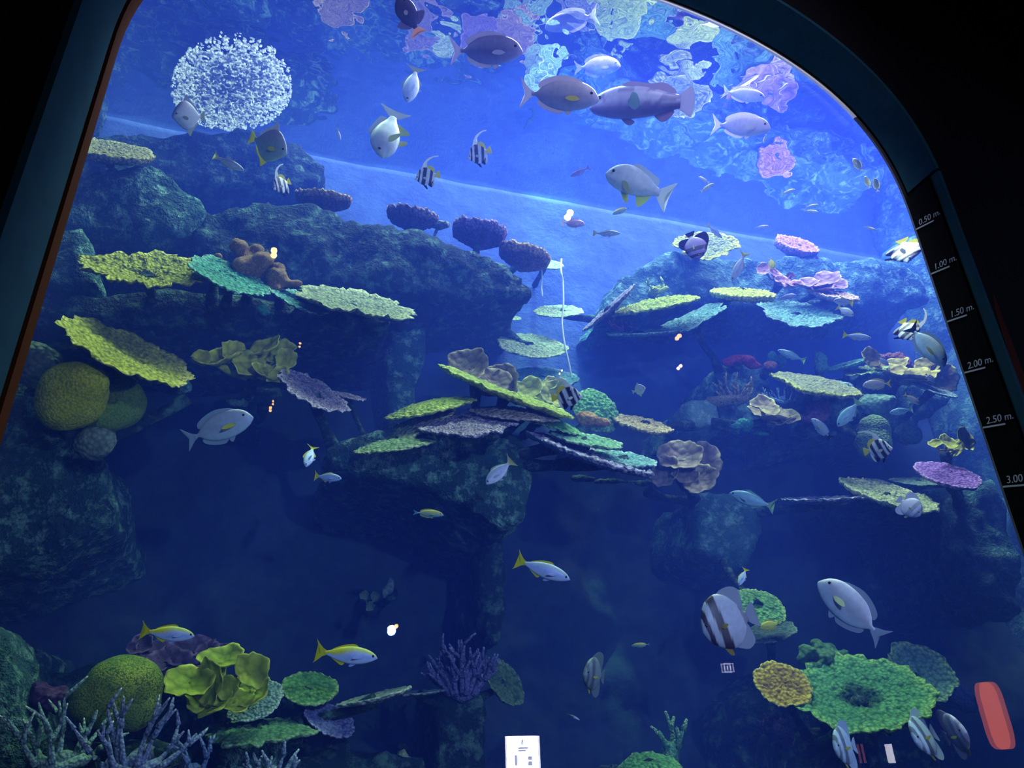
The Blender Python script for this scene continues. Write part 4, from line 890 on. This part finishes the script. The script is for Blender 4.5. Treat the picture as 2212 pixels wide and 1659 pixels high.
SPEC = {
    'fus': sp_fusilier('fus', (.46, .60, .74), (.42, .52, .95), (.58, .74, 1.0), Y_, (.70, .68, .10)),
    'fusy': sp_fusilier('fusy', (.60, .68, .14), (.38, .50, .95), (.56, .74, 1.0), Y_, Y_, .12),
    'fusg': sp_fusilier('fusg', (.34, .42, .58), (.46, .54, .78), (.68, .74, .85), (.56, .58, .30), (.44, .50, .5)),
    'fusb': sp_fusilier('fusb', (.20, .42, .60), (.26, .52, .74), (.44, .66, .8), (.36, .58, .5), (.3, .55, .6)),
    'dim': sp_fusilier('dim', (.13, .10, .24), (.20, .16, .32), (.34, .30, .45), (.24, .2, .34), (.24, .2, .34)),
    'sur': sp_surgeon('sur', (.66, .60, .72), (.34, .30, .50), (.30, .28, .50), (.5, .46, .62), (.85, .8, .85), (.55, .50, .68)),
    'sury': sp_surgeon('sury', (.74, .68, .72), (.48, .44, .58), (.42, .42, .60), (.55, .5, .62), (.8, .72, .1), (.60, .56, .70)),
    'surw': sp_surgeon('surw', (.92, .88, .92), (.86, .84, .92), (.7, .7, .86), (.9, .86, .9), (.9, .9, .8), (.88, .86, .9), .95),
    'surb': sp_surgeon('surb', (.44, .54, .66), (.42, .52, .70), (.46, .64, .78), (.36, .48, .66), (.70, .72, .10), (.36, .48, .66), 1.1, .9),
    'uni': sp_surgeon('uni', (.70, .72, .86), (.46, .50, .68), (.50, .64, .82), (.40, .48, .68), (.80, .84, .55), (.42, .52, .74), 1.0, .7),
    'unib': sp_surgeon('unib', (.50, .62, .74), (.40, .56, .74), (.44, .62, .78), (.4, .5, .7), (.7, .7, .4), (.03, .03, .06), .95, .9),
    'pinkf': sp_surgeon('pinkf', (.72, .46, .50), (.56, .40, .54), (.5, .4, .6), (.6, .42, .5), (.7, .5, .5), (.85, .6, .5), .9, .9),
    'lila': sp_surgeon('lila', (.60, .56, .74), (.50, .47, .68), (.5, .5, .75), (.55, .5, .7), (.7, .66, .8), (.6, .6, .78), 1.05, .8),
    'silt': sp_surgeon('silt', (.52, .48, .58), (.50, .46, .56), (.55, .62, .66), (.60, .58, .2), (.6, .6, .4), (.72, .62, .05), 1.0, .9),
    'tang': sp_surgeon('tang', (.82, .78, .06), (.80, .76, .05), (.78, .74, .06), (.8, .76, .08), (.82, .8, .2), (.8, .76, .06), 1.2, .8),
    'tangw': sp_surgeon('tangw', (.74, .72, .30), (.62, .64, .34), (.66, .7, .5), (.7, .66, .1), (.7, .7, .3), (.72, .68, .1), .8, .8),
    'oval': sp_surgeon('oval', (.48, .52, .76), (.40, .45, .72), (.5, .56, .8), (.4, .44, .7), (.6, .6, .8), (.45, .5, .7), .9, .5),
    'fox': sp_surgeon('fox', (.60, .58, .10), (.40, .46, .22), (.18, .46, .58), (.66, .64, .1), (.6, .6, .2), (.14, .4, .6), .9, .7),
    'ban': sp_banner('ban'),
    'bat': sp_bat('bat', (.52, .56, .74), (.03, .015, .05), (.46, .50, .66), (.62, .50, .12), .97, .82),
    'batg': sp_bat('batg', (.20, .27, .30), (.05, .06, .09), (.20, .27, .30), (.55, .6, .1), .7, 1.0),
    'batb': sp_bat('batb', (.46, .62, .80), (.06, .08, .12), (.44, .58, .78), (.6, .62, .12), .8, .95),
    'batl': sp_bat('batl', (.62, .58, .90), (.2, .2, .34), (.60, .58, .88), (.6, .62, .12), .6, .95),
    'batd': sp_bat('batd', (.24, .17, .48), (.02, .02, .05), (.05, .04, .12), (.8, .78, .5), .95, 1.0),
    'moon': sp_moony('moon', (.46, .66, .68), (.76, .76, .14), (.60, .62, .74)),
    'disc': sp_moony('disc', (.50, .54, .62), (.5, .54, .4), (.46, .48, .6)),
    'emp': sp_emperor('emp'), 'gro': sp_grouper('gro'), 'tri': sp_trigger('tri'),
}
NICE = {'ban': 'banner_fish', 'bat': 'bat_fish', 'gro': 'grouper_fish', 'emp': 'emperor_fish', 'tri': 'trigger_fish', 'fus': 'fusilier_fish', 'dim': 'small_fish', 'sur': 'surgeon_fish', 'uni': 'unicorn_fish',
        'pin': 'small_fish', 'lil': 'surgeon_fish', 'sil': 'snapper_fish', 'tan': 'tang_fish', 'ova': 'small_fish', 'fox': 'rabbit_fish', 'moo': 'moony_fish', 'dis': 'moony_fish'}
M_EYE = plain('fish eye', (0.01, 0.01, 0.015), 0.15, 0.8)
def fish(sp, px, py, length, ang, d, yaw, label, hs=1.0, flip=False, roll=0.0):
    """nose-to-tail length in pixels; ang: heading in the picture, 0 right, 90 up; yaw > 0 turns the head to the viewer"""
    F_ = SPEC[sp]; p = at(px, py, d); L = length * mpp(p) / max(0.35, math.cos(R_(yaw)))
    r, u, w = axes(px, py); a = R_(ang)
    h = r * math.cos(a) + u * math.sin(a); z = -r * math.sin(a) + u * math.cos(a)
    if z.dot(u) < 0: z = -z
    if flip: z = -z
    hx = h * math.cos(R_(yaw)) - w * math.sin(R_(yaw)); y = z.cross(hx)
    if roll:
        q = Matrix.Rotation(R_(roll), 3, hx); z = q @ z; y = q @ y
    name = NICE[sp[:3]]
    o = link(name, F_['body'], fishmat())
    o.matrix_world = Matrix(((hx.x * L, y.x * L, z.x * L * hs, p.x), (hx.y * L, y.y * L, z.y * L * hs, p.y), (hx.z * L, y.z * L, z.z * L * hs, p.z), (0, 0, 0, 1)))
    tag(o, label, 'fish')
    for nm, me in F_['fins']: link(nm, me, finmat(), o)
    for e in F_['eyes']:
        q = link('eye', F_['eye'], M_EYE, o); q.location = e
    return o

fish('tri', 884, 34, 84, 118, 0.45, 20, 'dark purple trigger fish with an orange tail, diving away at the very top', hs=1.1)
fish('sur', 1050, 108, 158, 1, 0.55, 0, 'grey surgeon fish with a white pectoral fin swimming at the water surface alone', hs=.98)
fish('surw', 1235, 44, 118, 192, 0.9, 12, 'blurry white fish splashing right at the water surface near the arch top', hs=.9)
fish('sury', 1208, 205, 172, -3, 0.5, 0, 'pale surgeon fish with a yellow pectoral fin, nose to nose with the grouper', hs=.95)
fish('gro', 1386, 220, 222, 181, 0.5, 0, 'huge mottled grouper with a fan tail and thick lips', hs=1.15)
fish('surw', 1606, 204, 92, -8, 0.9, 10, 'white water surface reflection built as a fish, behind the grouper tail', hs=.8)  # reflection in the water surface, modelled with a fish body
fish('surw', 1600, 271, 124, -2, 0.7, 0, 'bright white surgeon fish below the water surface near the arch curve', hs=.95)
fish('emp', 1380, 398, 150, 158, 0.6, 0, 'large white striped emperor fish with pale yellow belly fins', hs=1.1)
fish('lila', 1290, 143, 100, 4, 1.7, 0, 'faint lilac fish reflection built as an oval fish above the grouper', hs=.95)  # mirror image of a fish, modelled as a solid fish
fish('fusg', 890, 182, 76, -108, 1.2, 40, 'slim silver fish diving head down beneath the top trigger fish', hs=1.3)
fish('emp', 838, 286, 104, -112, 0.9, 42, 'white fish with yellow fins diving head down over the blue wall', hs=1.2)
fish('ban', 1035, 331, 54, 196, 1.3, 20, 'banner fish higher than its twin over the blue wall, yellow tail towards the light column')
fish('ban', 923, 380, 56, 186, 1.2, 20, 'banner fish with bold stripes crossing the water line of the blue wall', hs=.9)
fish('dim', 1253, 371, 46, 206, 1.7, 0, 'small dark violet fish just above the brightest lamp glint', hs=.9)
fish('pinkf', 1238, 482, 52, -3, 1.6, 0, 'pinkish fish hanging right below the brightest lamp glint', hs=.9)
fish('fusg', 1310, 504, 60, -1, 1.1, 0, 'slender pale fish with a yellow tail beside the light column', hs=.78)
fish('batd', 1500, 530, 60, -68, 1.0, 35, 'dark violet bat fish head down before the flat yellow leaf coral', hs=.8)
fish('fusg', 1544, 500, 44, -42, 1.4, 0, 'little curved silver fish touching the top of the flat yellow leaf coral', hs=.8)
fish('fusg', 1596, 575, 66, -112, 1.1, 20, 'silver fish with a yellow tail diving beside the flat yellow leaf coral', hs=1.0)
fish('disc', 408, 250, 66, 176, 1.0, 30, 'round silver moony fish against the foot of the white foam')
fish('moon', 580, 312, 82, -24, 0.7, 30, 'pale diamond shaped moony fish with yellow lower fins beside the dark top ledge', hs=.95)
fish('fusg', 494, 352, 68, -28, 0.9, 0, 'silver fusilier with a forked tail before the dark top ledge', hs=.92)
fish('ban', 608, 398, 40, -160, 1.5, 40, 'small dark banner fish with a white streamer below the dark top ledge')
fish('surb', 472, 924, 146, 22, 0.45, 14, 'blue grey surgeon fish with a yellow fin before the dark hollow near the brain corals', hs=.95)
fish('fus', 669, 985, 48, -108, 0.9, 48, 'narrow fish turning away head down near the arched boulder foot', hs=1.1)
fish('fus', 708, 1031, 58, -6, 0.9, 25, 'small fusilier with a yellow tail just below the narrow turning fish', hs=1.05)
fish('fusg', 1079, 1019, 78, 222, 0.6, 20, 'silver lilac fish with its tail raised before the arched boulder', hs=1.25)
fish('fox', 925, 1109, 66, -4, 0.9, 0, 'yellow and aqua rabbit fish in the dark water under the arched boulder', hs=.7)
fish('fus', 1172, 1230, 124, -20, 0.35, 0, 'silver fusilier with a bright yellow tail, highest of the three in the open lower water', hs=1.0)
fish('fusy', 362, 1368, 110, -6, 0.35, 0, 'yellow backed fusilier above the big green dome coral', hs=1.05)
fish('fusy', 748, 1414, 134, -6, 0.3, 0, 'largest yellow backed fusilier, above the oval dark green table coral', hs=1.02)
fish('bat', 1575, 1342, 120, 196, 0.35, 18, 'big banded bat fish in front of the ribbed green table coral', hs=1.15)
fish('tang', 1664, 1350, 44, -165, 1.1, 0, 'bright yellow tang fish tucked behind the big banded bat fish', hs=.9)
fish('uni', 1840, 1316, 168, 132, 0.4, 0, 'large lilac blue unicorn fish heading upward above the great green table coral', hs=1.12)
fish('fus', 1604, 1246, 40, -116, 0.8, 30, 'small blue fish with its yellow tail up above the big banded bat fish', hs=1.1)
fish('batg', 1284, 1458, 44, 170, 0.5, 60, 'grey green bat fish seen end on in the dark lower water', hs=.95)
fish('batb', 1826, 1612, 44, 186, 0.4, 62, 'narrow blue bat fish overlapping the lower edge of the great green table coral', hs=1.0)
fish('batb', 1998, 1590, 46, 200, 0.45, 62, 'narrow blue bat fish back to back with the lilac one near the orange reflection', hs=1.05)
fish('batl', 2062, 1586, 44, 20, 0.45, 62, 'narrow lilac bat fish nearest the orange reflection', hs=1.05)
fish('fusb', 1625, 1080, 98, 162, 0.7, 0, 'blue green fish with a forked tail under the folded brown cabbage coral', hs=1.05)
fish('ban', 1896, 970, 58, 12, 0.7, 30, 'striped banner fish before the tall olive dome coral', hs=.9)
fish('batl', 1964, 1094, 54, -40, 0.8, 25, 'lilac and black banner fish lying across the mottled pale table coral', hs=.9)
fish('ban', 1225, 856, 68, 6, 0.7, 15, 'boldly striped banner fish at the foot of the light column', hs=.85)
fish('disc', 1380, 842, 30, 20, 1.0, 20, 'tiny round silver fish alone in the blue between the two reefs', hs=.9)
fish('fusb', 1710, 768, 62, 158, 1.0, 0, 'blue fish with a yellow tail beside the green sponge post', hs=.9)
fish('fus', 1851, 727, 58, -8, 0.8, 0, 'blue white fusilier with a yellow tail above the yellow and rust coral cluster', hs=.92)
fish('unib', 2003, 745, 112, -50, 0.45, 20, 'big blue white fish gliding down along the depth scale at 1.50 metres', hs=.9)
fish('ban', 1962, 712, 50, -60, 0.6, 40, 'banner fish head down, tail against the big blue white fish by the depth scale')
fish('ban', 1958, 540, 52, -66, 0.7, 55, 'narrow banner fish hugging the depth scale above the 1.00 metre mark')
fish('silt', 1894, 830, 56, 184, 0.9, 0, 'grey fish with a bright yellow tail under the yellow and rust coral cluster', hs=.95)
fish('silt', 1970, 862, 38, -36, 0.9, 0, 'small silver fish with a yellow tail below the slim slate blue plate', hs=.8)
fish('fusb', 1947, 888, 46, 190, 1.0, 20, 'small blue fish with a yellow tail at the rough aqua green dome coral', hs=1.1)
fish('fusb', 1833, 893, 72, 232, 0.9, 15, 'blue fish with its tail up beside the mauve coral boulder', hs=1.25)
fish('unib', 1775, 926, 58, 130, 0.9, 20, 'small spotted deep blue fish below the mauve coral boulder', hs=.8)
fish('fus', 1822, 652, 40, 172, 0.9, 20, 'white fish with a yellow tail, upper of a pair under the pink comb edged plate', hs=1.35)
fish('fusg', 1826, 672, 40, -30, 0.85, 30, 'lilac fish with a yellow tail, lower of a pair under the pink comb edged plate', hs=1.3)
fish('oval', 1701, 640, 36, 8, 1.3, 0, 'plain silvery fish skimming the large rough teal plate', hs=.8)
fish('oval', 1908, 780, 28, -40, 1.2, 0, 'bluish oval fish over the maroon coral boulder', hs=1.0)
fish('oval', 2010, 817, 28, -45, 1.0, 0, 'bluish oval fish in front of the yellow coral cluster next to the depth scale', hs=1.0)
fish('tang', 1667, 569, 26, -70, 1.4, 20, 'small bright yellow tang fish above the straggling rose coral', hs=.9)
fish('tangw', 1527, 405, 32, 34, 1.2, 0, 'small yellow fish by the tail of the large white emperor fish', hs=.7)
fish('tangw', 1521, 388, 26, 150, 1.5, 0, 'pale yellow fish just above the small yellow one by the emperor fish tail', hs=.7)
fish('tangw', 1702, 414, 30, 20, 1.4, 0, 'small yellow fish under the pink reflection in the water surface', hs=.7)
fish('tangw', 1752, 456, 30, -6, 1.3, 0, 'small yellow fish, lower of two stacked ones on the open blue water', hs=.6)
fish('tangw', 1754, 444, 26, 12, 1.5, 0, 'small yellow fish, upper of two stacked ones on the open blue water', hs=.6)
fish('tang', 1853, 356, 34, 128, 0.8, 0, 'bright yellow fish reflection built as a tang fish, nearest the arch curve', hs=.8)  # yellow fish reflection, modelled as a solid fish
fish('tang', 1874, 394, 28, 118, 0.9, 30, 'slim yellow tang fish, middle of the three by the arch curve', hs=.6)
fish('tang', 1893, 400, 30, 108, 0.85, 40, 'slim yellow tang fish, lowest of the three by the arch curve', hs=.6)
fish('tangw', 1652, 300, 20, -100, 1.1, 0, 'tiny yellow fish under the belly of the bright white surgeon fish', hs=.8)
fish('tangw', 1880, 493, 26, -20, 1.2, 0, 'pale yellow fish far off towards the 0.50 metre mark', hs=.6)
fish('oval', 1645, 490, 30, 8, 1.7, 0, 'dim bluish fish drifting above the reef slope wall', hs=.6)
fish('fox', 1342, 455, 40, 200, 1.6, 0, 'dull yellow blue fish below the large white emperor fish', hs=.8)
fish('fox', 1384, 1393, 40, 184, 1.1, 0, 'little green fish drifting above the end on bat fish', hs=.6)
fish('fusg', 1238, 1548, 32, -26, 1.0, 0, 'faint slim fish in the dark lower water under the end on bat fish', hs=.6)
fish('fusg', 732, 290, 26, -80, 1.4, 30, 'tiny white fish hanging vertically over the dark top ledge tip', hs=.8)

# ------------------------------------------------------------------ foam and the rope in the water
rnd = random.Random(5)
bm = bmesh.new(); bmesh.ops.create_icosphere(bm, subdivisions=1, radius=1)
bm.verts.index_update(); ICO_V = [q.co.copy() for q in bm.verts]; ICO_F = [[w.index for w in q.verts] for q in bm.faces]; bm.free()
v = []; f = []; cnt = 0
tries = 0; kept = {}
while cnt < 3600 and tries < 60000:
    tries += 1; a = rnd.uniform(0, 2 * PI); q = rnd.random() ** 0.58
    px = 500 + 130 * q * math.cos(a); py = 192 + 96 * q * math.sin(a) * (0.95 if math.sin(a) > 0 else 1.2)
    hole = noise.noise((px * 0.085, py * 0.16, 2.2)) + 0.5 * noise.noise((px * 0.2, py * 0.36, 1.2))
    if hole < -0.30 + 0.9 * max(0, q - 0.6) + 0.5 * max(0, (165 - py) / 100): continue
    p = onz(px, py, SURF - 0.004 - 0.025 * rnd.random() ** 2)
    if p.y > BACK - 0.1 or p.y < 0.15: continue
    s_ = rnd.uniform(0.006, 0.017) * (1.3 - 0.5 * q)
    ck = (int(px / 4.2), int(py / 2.6))
    if ck in kept: continue
    kept[ck] = 1
    M = Matrix.Translation(p) @ Matrix.Rotation(rnd.uniform(0, PI), 4, 'Z') @ Matrix.Diagonal((s_ * rnd.uniform(1, 2.4), s_ * rnd.uniform(.8, 1.4), s_ * 0.6, 1))
    o_ = len(v); v += [M @ w for w in ICO_V]; f += [[o_ + i for i in w] for w in ICO_F]; cnt += 1
m, nt, out = newmat('foam')
d = N(nt, 'ShaderNodeBsdfDiffuse'); t = N(nt, 'ShaderNodeBsdfTranslucent'); x = N(nt, 'ShaderNodeMixShader'); x.inputs[0].default_value = 0.75
d.inputs[0].default_value = (.97, .98, .99, 1); t.inputs[0].default_value = (.97, .98, .99, 1)
nt.links.new(d.outputs[0], x.inputs[1]); nt.links.new(t.outputs[0], x.inputs[2]); nt.links.new(x.outputs[0], out.inputs[0])
tag(link('foam', mesh('foam', v, f), m), 'patch of white foam and bubbles churning at the water surface above the dark ledge', 'foam', None, 'stuff')
v = []; f = []; rim = []
pts = [at(x, y, 2.45) for x, y in ((1212, 585), (1216, 610), (1217, 660), (1214, 700), (1220, 745), (1230, 790), (1238, 832))]
pts = [at(1213, 560, 2.7)] + pts
q = catmull([tuple(p) for p in pts], 5)
tube(v, f, rim, [Vector(p) for p in q], [0.011] * len(q), 7)
tag(link('rope', mesh('rope', v, f, True), plain('pale rope', (.75, .8, .78), 0.8)), 'pale cyan rope hanging down through the bright water gap', 'rope')
v = []; f = []; rim = []
q = catmull([tuple(at(x, y, 2.75)) for x, y in ((1170, 575), (1171, 600), (1170, 622), (1172, 640))], 4)
tube(v, f, rim, [Vector(p) for p in q], [0.009] * len(q), 7)
tag(link('rope', mesh('rope', v, f, True), plain('pale rope', (.75, .8, .78), 0.8)), 'short pale rope end under the highest plate in the bright gap', 'rope')

# ------------------------------------------------------------------ the hall: depth scale, wall painting, lamps and signs mirrored in the acrylic
bm = bmesh.new(); box(bm, 5.335, 5.364, -0.315, -0.032, 0.25, 6.38)
ds = tag(link('depth_scale', from_bm(bm, 'depth_scale'), plain('black board', (.0015, .0015, .002), .9, .02)), 'black depth scale board with white metre ticks beside the tank window', 'depth scale')
M_TXT = plain('white print', (.20, .20, .22), .8, .1)
tilt = R_(-15)
for i in range(1, 10):
    dep = i * 0.5; z = 6.5 - dep
    M = Matrix.Translation((5.331, -0.035, z)) @ Matrix(((0, 0, -1, 0), (-1, 0, 0, 0), (0, 1, 0, 0), (0, 0, 0, 1))) @ Matrix.Rotation(tilt, 4, 'Z')
    bm = bmesh.new(); box(bm, 0.0, 0.2, 0.0, 0.014, -0.003, 0.003)
    o = link('tick', from_bm(bm, 'tick'), M_TXT, ds); o.matrix_world = M
    if i > 7: continue
    cu = bpy.data.curves.new('number', 'FONT'); cu.body = '%.2f m.' % dep; cu.size = 0.082; cu.extrude = 0.002
    tx = bpy.data.objects.new('text', cu); COL.objects.link(tx); bpy.context.view_layer.update()
    me = bpy.data.meshes.new_from_object(tx.evaluated_get(bpy.context.evaluated_depsgraph_get())); bpy.data.objects.remove(tx)
    o = link('number', me, M_TXT, ds); o.matrix_world = M @ Matrix.Translation((0.035, 0.03, 0)) @ Matrix.Rotation(R_(2), 4, 'Z')
def flat(name, poly, y, th, m, parent=None):
    bm = bmesh.new(); fr = [bm.verts.new((x, y - th, z)) for x, z in poly]; bk = [bm.verts.new((x, y, z)) for x, z in poly]
    bm.faces.new(fr[::-1]); bm.faces.new(bk)
    for i in range(len(poly)):
        j = (i + 1) % len(poly); bm.faces.new((fr[i], fr[j], bk[j], bk[i]))
    bmesh.ops.recalc_face_normals(bm, faces=bm.faces)
    return link(name, from_bm(bm, name), m, parent)
def oval(cx, cz, rx, rz, n_=20, lump=0.0):
    return [(cx + rx * math.cos(2 * PI * i / n_) * (1 + lump * math.sin(i * 2.3)), cz + rz * math.sin(2 * PI * i / n_) * (1 + lump * math.cos(i * 1.7))) for i in range(n_)]
fpx = lambda x, y: (lambda p: (p.x, p.z))(at(x, y, -0.45))
root = bpy.data.objects.new('wall_painting', None); COL.objects.link(root); root.location = (6.1, -0.45, 6.5)
tag(root, 'dim painted orange fish with a white band on the black wall by the arch', 'painting')
M_OR = plain('painted orange', (.5, .07, .012), .9, .05); M_OW = plain('painted white', (.2, .2, .28), .9, .05)
def fl_px(name, pts, m, y=-0.45):
    q = [at(px, py, y) for px, py in pts]
    yy = [fy(p.x) for p in q]
    bm = bmesh.new(); fr = [bm.verts.new((p.x - 6.1, fy(p.x) - 0.004 + 0.45, p.z - 6.5)) for p in q]; bk = [bm.verts.new((p.x - 6.1, fy(p.x) + 0.004 + 0.45, p.z - 6.5)) for p in q]
    bm.faces.new(fr); bm.faces.new(bk[::-1])
    for i in range(len(q)):
        j = (i + 1) % len(q); bm.faces.new((fr[i], fr[j], bk[j], bk[i]))
    bmesh.ops.recalc_face_normals(bm, faces=bm.faces)
    return link(name, from_bm(bm, name), m, root)
fl_px('body_patch', [(2122, 284), (2135, 284), (2158, 292), (2163, 305), (2156, 316), (2138, 319), (2126, 310), (2112, 298)], M_OR)
fl_px('white_band', [(2158, 286), (2172, 284), (2182, 292), (2180, 306), (2164, 318), (2163, 305)], M_OW)
fl_px('head_patch', [(2182, 290), (2196, 268), (2215, 260), (2240, 270), (2246, 300), (2225, 322), (2195, 320), (2180, 306)], M_OR)
root = bpy.data.objects.new('wall_painting', None); COL.objects.link(root); root.location = (6.1, -0.45, 6.5)
tag(root, 'dull red painted patch on the black wall beside the depth scale', 'painting')
fl_px('red_patch', [(2150, 560), (2190, 530), (2260, 560), (2290, 700), (2292, 900), (2222, 860), (2190, 760), (2160, 660)], plain('painted red', (.022, .004, .002), .9, .05))

# hall ceiling and floor
bm = bmesh.new(); box(bm, -6, 14, -11, -0.75, 12.0, 12.2); tag(link('ceiling', from_bm(bm, 'ceiling'), M_BLACK), None, None, None, 'structure')
bm = bmesh.new(); box(bm, -6, 14, -11, -0.75, -0.2, 0.0); tag(link('floor_2', from_bm(bm, 'floor_2'), M_BLACK), None, None, None, 'structure')
def pendant(px, py, L, rad, strength, col, label, power=0, spread=150, lcol=(1, 1, 1), aim=(2.2, 1.2, 3.6)):
    """lamp hanging in the hall; it shows in the acrylic at that pixel because it hangs L in front of the pane"""
    p = at(px, py, L); p = Vector((p.x, -p.y, p.z))
    root = bpy.data.objects.new('pendant_lamp', None); COL.objects.link(root); root.location = p; tag(root, label, 'lamp')
    bm = bmesh.new(); bmesh.ops.create_uvsphere(bm, u_segments=16, v_segments=10, radius=rad)
    link('bulb', from_bm(bm, 'bulb', True), plain('bulb %s %g' % (col, strength), (.8, .8, .8), .5, .3, col, strength), root)
    v = []; f = []; rim = []
    tube(v, f, rim, [Vector((0, 0, rad * 0.8)), Vector((0, 0, (12.0 - p.z) / 2)), Vector((0, 0, 12.02 - p.z))], [0.012] * 3, 8)
    link('cord', mesh('cord', v, f), M_BLACK, root)
    v = []; f = []; rim = []
    tube(v, f, rim, [Vector((0, 0, rad * 0.9)), Vector((0, 0, rad * 1.6)), Vector((0, 0, rad * 2.4))], [rad * .8, rad * .6, rad * .25], 14)
    link('socket', mesh('socket', v, f), M_BLACK, root)
    if power:
        o = lamp('added_fill_spot', p + Vector((0, 0.02 + rad, -rad)), aim, power, lcol, 0.1, spread, 0.9)  # added fill light through the pane for fish sides, reef fronts and foam
    return root
WARM = (1.0, 0.42, 0.12)
pendant(592, 540, 3, .035, 90, WARM, 'hall lamp mirrored as the orange glow beside the brown leather coral', 150, 46, (.66, .85, 1.0), (-0.1, 2.2, 8.4))
pendant(1232, 459, 3, .045, 160, (1, .72, .6), 'brightest hall lamp, mirrored over the light column', 260, 74, (.66, .68, 1.0), (3.7, 0.6, 7.3))
pendant(1468, 725, 6, .04, 55, WARM, 'hall lamp mirrored as the orange dot under the reef slope')
pendant(1471, 790, 6, .03, 60, (1, .6, .3), 'hall lamp mirrored just under the orange dot below the reef slope')
pendant(846, 1357, 8, .05, 80, (1, .7, .45), 'hall lamp mirrored as the larger of two paired glints', 1250, 58, (.34, .54, 1.0))
pendant(857, 1352, 8.4, .03, 40, WARM, 'hall lamp mirrored as the smaller of two paired glints')
pendant(2202, 1400, 6, .04, 80, (1, .6, .35), 'hall lamp mirrored low by the depth scale', 1500, 76, (.36, .50, 1.0))
pendant(648, 741, 5, .015, 50, WARM, 'tiny hall lamp mirrored above the yellow cabbage coral')
pendant(584, 880, 5, .018, 50, WARM, 'lower tiny hall lamp mirrored under the yellow cabbage coral')
pendant(590, 866, 5.2, .015, 40, WARM, 'upper tiny hall lamp mirrored under the yellow cabbage coral')
pendant(1214, 800, 4, .014, 60, WARM, 'tiny hall lamp mirrored low in the bright water gap')
def board(name, px0, py0, px1, py1, L, strength, col, label, cat, rounded=False, marks=None):
    a = at(px0, py0, L); b = at(px1, py1, L); x0, x1 = sorted((a.x, b.x)); z1, z0 = a.z, b.z
    w, h = (x1 - x0) / 2, (z1 - z0) / 2; cx, cz = (x0 + x1) / 2, (z0 + z1) / 2
    poly = [(w * math.copysign(abs(math.cos(t)) ** .5, math.cos(t)), h * math.copysign(abs(math.sin(t)) ** .5, math.sin(t))) for t in [2 * PI * i / 32 for i in range(32)]] if rounded else [(-w, -h), (w, -h), (w, h), (-w, h)]
    o = flat(name, poly, 0.0, 0.03, plain(label + ' face', (.5, .5, .5), .5, .3, col, strength)); o.location = (cx, -L, cz); tag(o, label, cat)
    bm = bmesh.new(); box(bm, -0.03, 0.03, -0.06, -0.03, -cz, -h + 0.05 if not rounded else -h * 0.5); link('post', from_bm(bm, 'post'), M_BLACK, o)
    for (mx, mz, mw, mh) in (marks or ()):
        bm = bmesh.new(); box(bm, (mx - mw) * w, (mx + mw) * w, 0.0, 0.008, (mz - mh) * h, (mz + mh) * h); link('print', from_bm(bm, 'print'), M_PRINT, o)
    return o
M_PRINT = plain('dim print', (.3, .3, .3), .5, .3, (.55, .6, .8), 9)
board('lit_sign', 1096, 1590, 1170, 1700, 8, 26, (.95, .93, 1.0), 'white lit notice board mirrored at the bottom edge', 'sign', False,
      [(-.05, .74, .07, .10), (.02, .82, .05, .05), (0, .52, .34, .035), (-.05, .42, .26, .03), (-.45, .05, .10, .20), (.42, .12, .16, .07), (.42, -.08, .16, .08)])
board('lit_sign', 1563, 1432, 1587, 1452, 8, 0.3, (.3, .4, .9), 'small framed lit screen mirrored below the big banded bat fish', 'sign', False, [(-.3, 0, .10, .45), (.3, .2, .12, .22), (.3, -.28, .12, .2), (-.9, 0, .1, 1), (.9, 0, .1, 1), (0, .9, 1, .1), (0, -.9, 1, .1)])
board('lit_sign', 1921, 1607, 1936, 1648, 8, 16, (.85, .85, 1.0), 'slim white lit screen mirrored between two narrow bat fish', 'sign')
board('orange_signboard', 2112, 1472, 2202, 1618, 6, 6.0, (1.0, .19, .04), 'tall rounded orange lit panel mirrored in the bottom corner', 'panel', True)
board('orange_signboard', 1862, 1607, 1873, 1648, 6, 2.0, (1.0, .3, .2), 'slim dim orange panel mirrored beside a narrow bat fish', 'panel')
